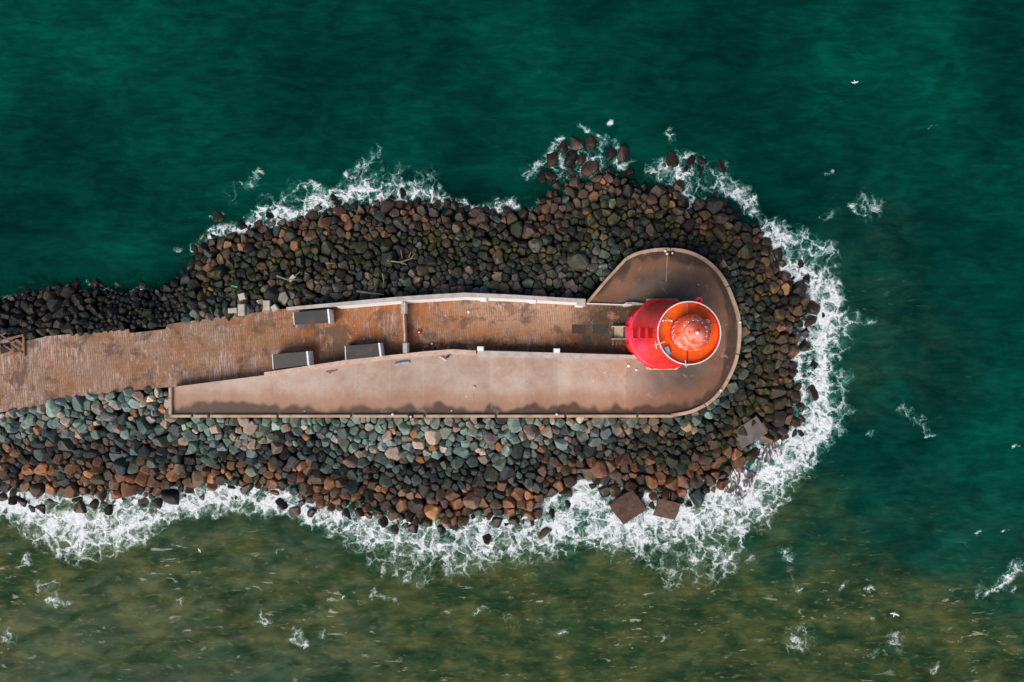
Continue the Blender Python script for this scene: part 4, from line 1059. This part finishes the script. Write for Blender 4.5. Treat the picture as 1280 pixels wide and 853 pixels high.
# white bits
def stonebit(px, py, z, s, lab, mat='whitepaint', name='stone_chunk', cat='stone', h=.6):
    x, y = P(px, py, z); bm = bmesh.new(); bmesh.ops.create_icosphere(bm, subdivisions=2, radius=s)
    for v in bm.verts: v.co = Vector((x+v.co.x*random.uniform(.85,1.15), y+v.co.y*random.uniform(.8,1.1), z+s*h*.6+v.co.z*h*random.uniform(.85,1.1)))
    return thing_bm(name, bm, M[mat], lab, cat)
stonebit(585.6,390.3,ZW,.22,'bright white chunk among the rust spots beside the tall wall')
stonebit(540,430,ZW,.16,'small white chunk at the foot of the apron wall past the cross wall')
stonebit(455,424,ZW,.2,'pale grey-white lump on the walkway between shelter and cross wall','tanstone')
stonebit(785.5,457.5,ZP,.26,'larger white knob on the apron beside the tower foot','whitepaint','mooring_stone','mooring stone')
stonebit(795.5,462.5,ZP,.2,'smaller white knob on the apron beside the tower foot','whitepaint','mooring_stone','mooring stone')
stonebit(593,484,ZP,.24,'pinkish white splat-like lump in the middle of the apron','pinkcope')
# blue-grey bent pipe on the apron
p = [P(494,456.5,ZP), P(499,454.6,ZP), P(505,453.3,ZP), P(512,452.8,ZP)]
bm = bmesh.new(); tube(bm, [(*a, ZP+.2) for a in p], .24, 10, .16); thing_bm('bent_pipe', bm, M['blue'], 'pale blue-grey bent pipe lying on the apron beside its wall', 'pipe')
p = [P(408,465.5,ZP), P(413,464.2,ZP), P(418,464.4,ZP), P(421,462.5,ZP)]
bm = bmesh.new(); tube(bm, [(*a, ZP+.08) for a in p], .1, 8); tube(bm, [(*p[1], ZP+.08), (*P(412,467,ZP), ZP+.1)], .14, 8); thing_bm('twisted_scrap', bm, M['conc'], 'small brown twisted scrap on the apron level with the middle shelter', 'scrap')
# kerb lamps
for (px, py, lab) in ((491,518,'white kerb lamp landward of the black box'),(696,518,'white kerb lamp on the long straight kerb, nearer the lighthouse'),
                      (901,488,'white kerb lamp on the lower curve of the round platform'),(925,403,'white kerb lamp on the seaward edge of the round platform'),
                      (831.5,314,'white lamp against the top kerb of the round platform, nearer the kerb'),(833.8,317.6,'white lamp against the top kerb of the round platform, farther from the kerb')):
    x, y = P(px, py, ZP+.5); t = empty('kerb_lamp', (x, y, ZP), lab, 'lamp', 'small white lamps along the kerb')
    bm = bmesh.new(); tube(bm, [(x, y, ZP), (x, y, ZP+.5)], .09, 10); obj('stem', bm, M['steel'], t)
    bm = bmesh.new(); lathe(bm, x, y, [(.17,ZP+.5),(.2,ZP+.58),(.15,ZP+.72),(0,ZP+.78)], 14); obj('lamp_head', bm, M['whitepaint'], t, True)
for (px, py, a, lab) in ((513.5,521,.2,'small black box with a white lid standing in the kerb'),(840,317,.9,'small black box with a pale top beside the kerb lamp pair')):
    x, y = P(px, py, ZP+.4); t = empty('equipment_box', (x, y, ZP), lab, 'box')
    bm = bmesh.new(); box(bm, x, y, ZP+.3, .75, .55, .6, a, .05); obj('case', bm, M['black'], t)
    bm = bmesh.new(); box(bm, x, y, ZP+.63, .28, .24, .06, a, .01); obj('lid', bm, M['whitepaint'], t)
# concrete seam channel on the round platform
bm = bmesh.new(); prism(bm, poly([(833.6,320),(834.6,320),(833,352),(832,352)], ZP), ZP-.05, ZP+.006); thing_bm('drain_channel', bm, M['kerb'], 'thin pale channel running from the top kerb towards the lighthouse', 'channel')
# driftwood and planks on the stones
def hz(px, py):
    x, y = P(px, py, 3.5); z = float(field(np.array([x]), np.array([y]))[0][0])+.75
    return (*P(px, py, z), z)
def branch(paths, r, lab, mat='wood', name='driftwood'):
    bm = bmesh.new()
    for i, pth in enumerate(paths):
        z0 = max(hz(*q)[2] for q in pth)
        tube(bm, [(*P(a, b, z0+.05), z0+.05+.04*j) for j, (a, b) in enumerate(pth)], r*(1 if i == 0 else .7), 7, r*.4)
    thing_bm(name, bm, M[mat], lab, 'driftwood', 'driftwood on the upper bank')
branch([[(446,364),(463,366.5),(480,368.5)]], .2, 'straight bleached log lying just above the tall wall')
branch([[(484,326),(500,328),(513,324),(519,317)],[(500,328),(509,331)],[(513,324),(517,323)],[(511,322),(514,315)]], .13, 'forked bleached branch in the middle of the upper bank')
branch([[(501,313),(503,323)]], .09, 'short upright stick just above the forked branch')
branch([[(407,329),(419,329.5)]], .1, 'thin pale stick on the mossy stones above the upper shelter')
branch([[(478,342),(480,352),(479,361)]], .1, 'thin grey stick standing up from the log towards the sea')
branch([[(346,345),(360,350),(372,350)],[(368,346),(375,340)]], .16, 'bundle of pale broken driftwood landward of the upper shelter')
branch([[(617,341),(628,341.5)]], .1, 'thin pale stick behind the tall wall bend')
x, y, z = hz(293.5, 358.5); bm = bmesh.new(); box(bm, x, y, z+.1, .9, .22, .12, -.2, .02); thing_bm('plastic_strip', bm, M['greenplastic'], 'bright green plastic strip on the upper bank', 'litter')
# cut blocks against the walkway
for (px, py, w, h, a, lab) in ((302,387.5,1.05,1.75,0,'tall pale cut block touching the walkway'),(302.5,371,1.0,1.0,.3,'small square cut block above the tall pale block'),
      (333.5,382,1.0,1.5,.03,'pale upright cut block halfway between the block pair and the shelter'),(291,388.5,1.35,.75,.1,'low pale cut block landward of the tall pale block'),
      (343,385.5,.9,.9,.6,'small tilted cut block close to the end of the tall wall'),(712,355.5,1.5,.9,.5,'dark slate block near the end block of the tall wall'),
      (365,348,.6,1.1,-.8,'narrow pale cut block beside the driftwood bundle'),(216,440,0,0,0,'')):
    if not lab: continue
    x, y, z = hz(px, py); z += .1; bm = bmesh.new(); box(bm, x, y, z-.35, w, h, .9, a, .06)
    for v in bm.verts: v.co += Vector((random.uniform(-.03,.03), random.uniform(-.03,.03), 0))
    thing_bm('cut_block', bm, M['tanstone'] if px != 712 else M['greyslab'], lab, 'stone block', 'cut stone blocks on the upper bank')
# wrecked timbers at the landward frame edge
x, y = P(12, 428, ZW); t = empty('broken_frame', (x, y, ZW), 'rusty broken timber frame and planks heaped beside the walkway', 'wreckage')
for (a, b, c, d, r) in ((-4,416,8,424,.14),(3,419,8,416,.12),(10,424,30,419,.2),(28.5,418,29,446,.22),(12,443,28,441,.18),(5,432,18,440,.15),(20,426,26,428,.15),(-8,430,2,437,.16),(14,430,24,436,.14)):
    p, q = P(a, b, ZW+.4), P(c, d, ZW+.4); bm = bmesh.new()
    dx_, dy_ = q[0]-p[0], q[1]-p[1]; box(bm, (p[0]+q[0])/2, (p[1]+q[1])/2, ZW+random.uniform(.15,.7), math.hypot(dx_, dy_), r*1.6, .16, math.atan2(dy_, dx_), .02)
    obj('plank', bm, M['rustwood'], t)
bm = bmesh.new()
prism(bm, poly([(0,430),(12,428),(13,439),(1,443)], ZW+.1), ZW, ZW+.1, .02); obj('rubber_mat', bm, M['black'], t)

# gulls
def gull(px, py, z, s, ang, lab, flying=True, group='gulls'):
    x, y = P(px, py, z)
    t = empty('gull', (x, y, z), lab, 'gull', group)
    c, sn = math.cos(ang), math.sin(ang)
    def W(u, v, w): return (x + s*(u*c - v*sn), y + s*(u*sn + v*c), z + s*w)
    bm = bmesh.new()
    prof = [(-.30,.012),(-.24,.045),(-.14,.075),(0,.085),(.12,.07),(.19,.045),(.23,.052),(.27,.048),(.31,.02)]
    rings = []
    for u, r in prof: rings.append([bm.verts.new(W(u, r*math.cos(2*PI*k/10), r*.85*math.sin(2*PI*k/10)+.1)) for k in range(10)])
    for a, b in zip(rings, rings[1:]):
        for k in range(10): bm.faces.new((a[k], a[(k+1) % 10], b[(k+1) % 10], b[k]))
    bm.faces.new(rings[0]); bm.faces.new(rings[-1])
    # tail fan
    a = [bm.verts.new(W(*q)) for q in ((-.24,.05,.1),(-.42,.09,.1),(-.42,-.09,.1),(-.24,-.05,.1))]; b = [bm.verts.new(W(*q)) for q in ((-.24,.05,.115),(-.42,.09,.112),(-.42,-.09,.112),(-.24,-.05,.115))]
    bm.faces.new(a); bm.faces.new(b[::-1])
    for k in range(4): bm.faces.new((a[k], a[(k+1) % 4], b[(k+1) % 4], b[k]))
    obj('body', bm, M['feather'], t, True)
    for sg in (1, -1):
        bm = bmesh.new()
        sp = [(0.05,.10,-.12),(.30,.17,-.08),(.50,.10,-.07),(.68,-.05,-.12)] if flying else [(0.04,.10,-.12),(.09,.06,-.22),(.08,-.1,-.3),(.05,-.3,-.34)]
        top = []; bot = []
        for v, le, te in sp:
            up = .12 + (.10*math.sin(v*3.2) if flying else .03)
            top.append((bm.verts.new(W(le, sg*v, up+.012)), bm.verts.new(W(te, sg*v, up+.006)))); bot.append((bm.verts.new(W(le, sg*v, up-.008)), bm.verts.new(W(te, sg*v, up-.004))))
        for (a, b), (c_, d_) in zip(top, top[1:]): bm.faces.new((a, b, d_, c_))
        for (a, b), (c_, d_) in zip(bot, bot[1:]): bm.faces.new((a, c_, d_, b))
        for i in range(len(sp)-1):
            bm.faces.new((top[i][0], top[i+1][0], bot[i+1][0], bot[i][0])); bm.faces.new((top[i][1], bot[i][1], bot[i+1][1], top[i+1][1]))
        bm.faces.new((top[0][0], bot[0][0], bot[0][1], top[0][1])); bm.faces.new((top[-1][0], top[-1][1], bot[-1][1], bot[-1][0]))
        obj('wing', bm, M['feather' if flying else 'greyfeather'], t)
    bm = bmesh.new(); tube(bm, [W(.30,0,.10), W(.37,0,.09)], .016*s, 6, .006*s); obj('beak', bm, M['beak'], t)
    if not flying:
        for sg in (1, -1):
            bm = bmesh.new(); tube(bm, [W(0, sg*.04, .05), W(.01, sg*.04, -.1)], .012*s, 5); obj('leg', bm, M['beak'], t)
    return t
gull(1117.5, 767.5, 9.0, 1.0, 1.30, 'white gull gliding with spread wings over the brown water')
gull(1068, 103.5, 8.0, .8, -1.45, 'small gull flying over the open green water above the tip')
gull(249.6, 688, 5.0, .55, .6, 'tiny white gull over the brown water in the curve of the foam')
gull(554.5, 449.0, ZP+.12, 1.5, -.5, 'big white gull with dark wing tips standing on the apron', False)
x, y = P(559.5, 446.2, ZP+.4)
bm = bmesh.new(); box(bm, x, y, ZP+.45, .5, .3, .3, .3, .05); thing_bm('mooring_ring', bm, M['black'], 'small black fitting on the pinkish wall beside the standing gull', 'fitting')

# ------------------------------------------------------------------ light, sky, camera
w = bpy.data.worlds.new('World'); S.world = w; w.use_nodes = True; nt = w.node_tree
sky = nt.nodes.new('ShaderNodeTexSky'); sky.sky_type = 'NISHITA'; sky.sun_disc = False
EL, AZ = math.radians(46), math.radians(216)      # from the muddy side, slightly from the landward end
sky.sun_elevation = EL; sky.sun_rotation = AZ; sky.air_density = 1.0; sky.dust_density = 3.0; sky.ozone_density = 1.0
bg = nt.nodes['Background']; bg.inputs[1].default_value = 0.055
nt.links.new(sky.outputs[0], bg.inputs[0])
sd = bpy.data.lights.new('sun', 'SUN'); sd.energy = 1.5; sd.angle = math.radians(38); sd.color = (1, .935, .85)
so = bpy.data.objects.new('sun', sd); C.objects.link(so)
dirv = Vector((math.sin(AZ)*math.cos(EL), math.cos(AZ)*math.cos(EL), math.sin(EL)))
so.rotation_euler = dirv.to_track_quat('Z', 'Y').to_euler(); so.location = (0, 0, 60)
cd = bpy.data.cameras.new('camera'); cd.lens = 24; cd.sensor_width = 36; cd.clip_end = 10000; cd.clip_start = 1
co_ = bpy.data.objects.new('camera', cd); C.objects.link(co_); co_.location = (0, 0, H); S.camera = co_
vs = S.view_settings; vs.view_transform = 'Standard'; vs.look = 'None'; vs.gamma = 1; vs.use_curve_mapping = False; vs.exposure = 0.95
S.cycles.use_denoising = True; S.cycles.max_bounces = 5; S.cycles.diffuse_bounces = 2
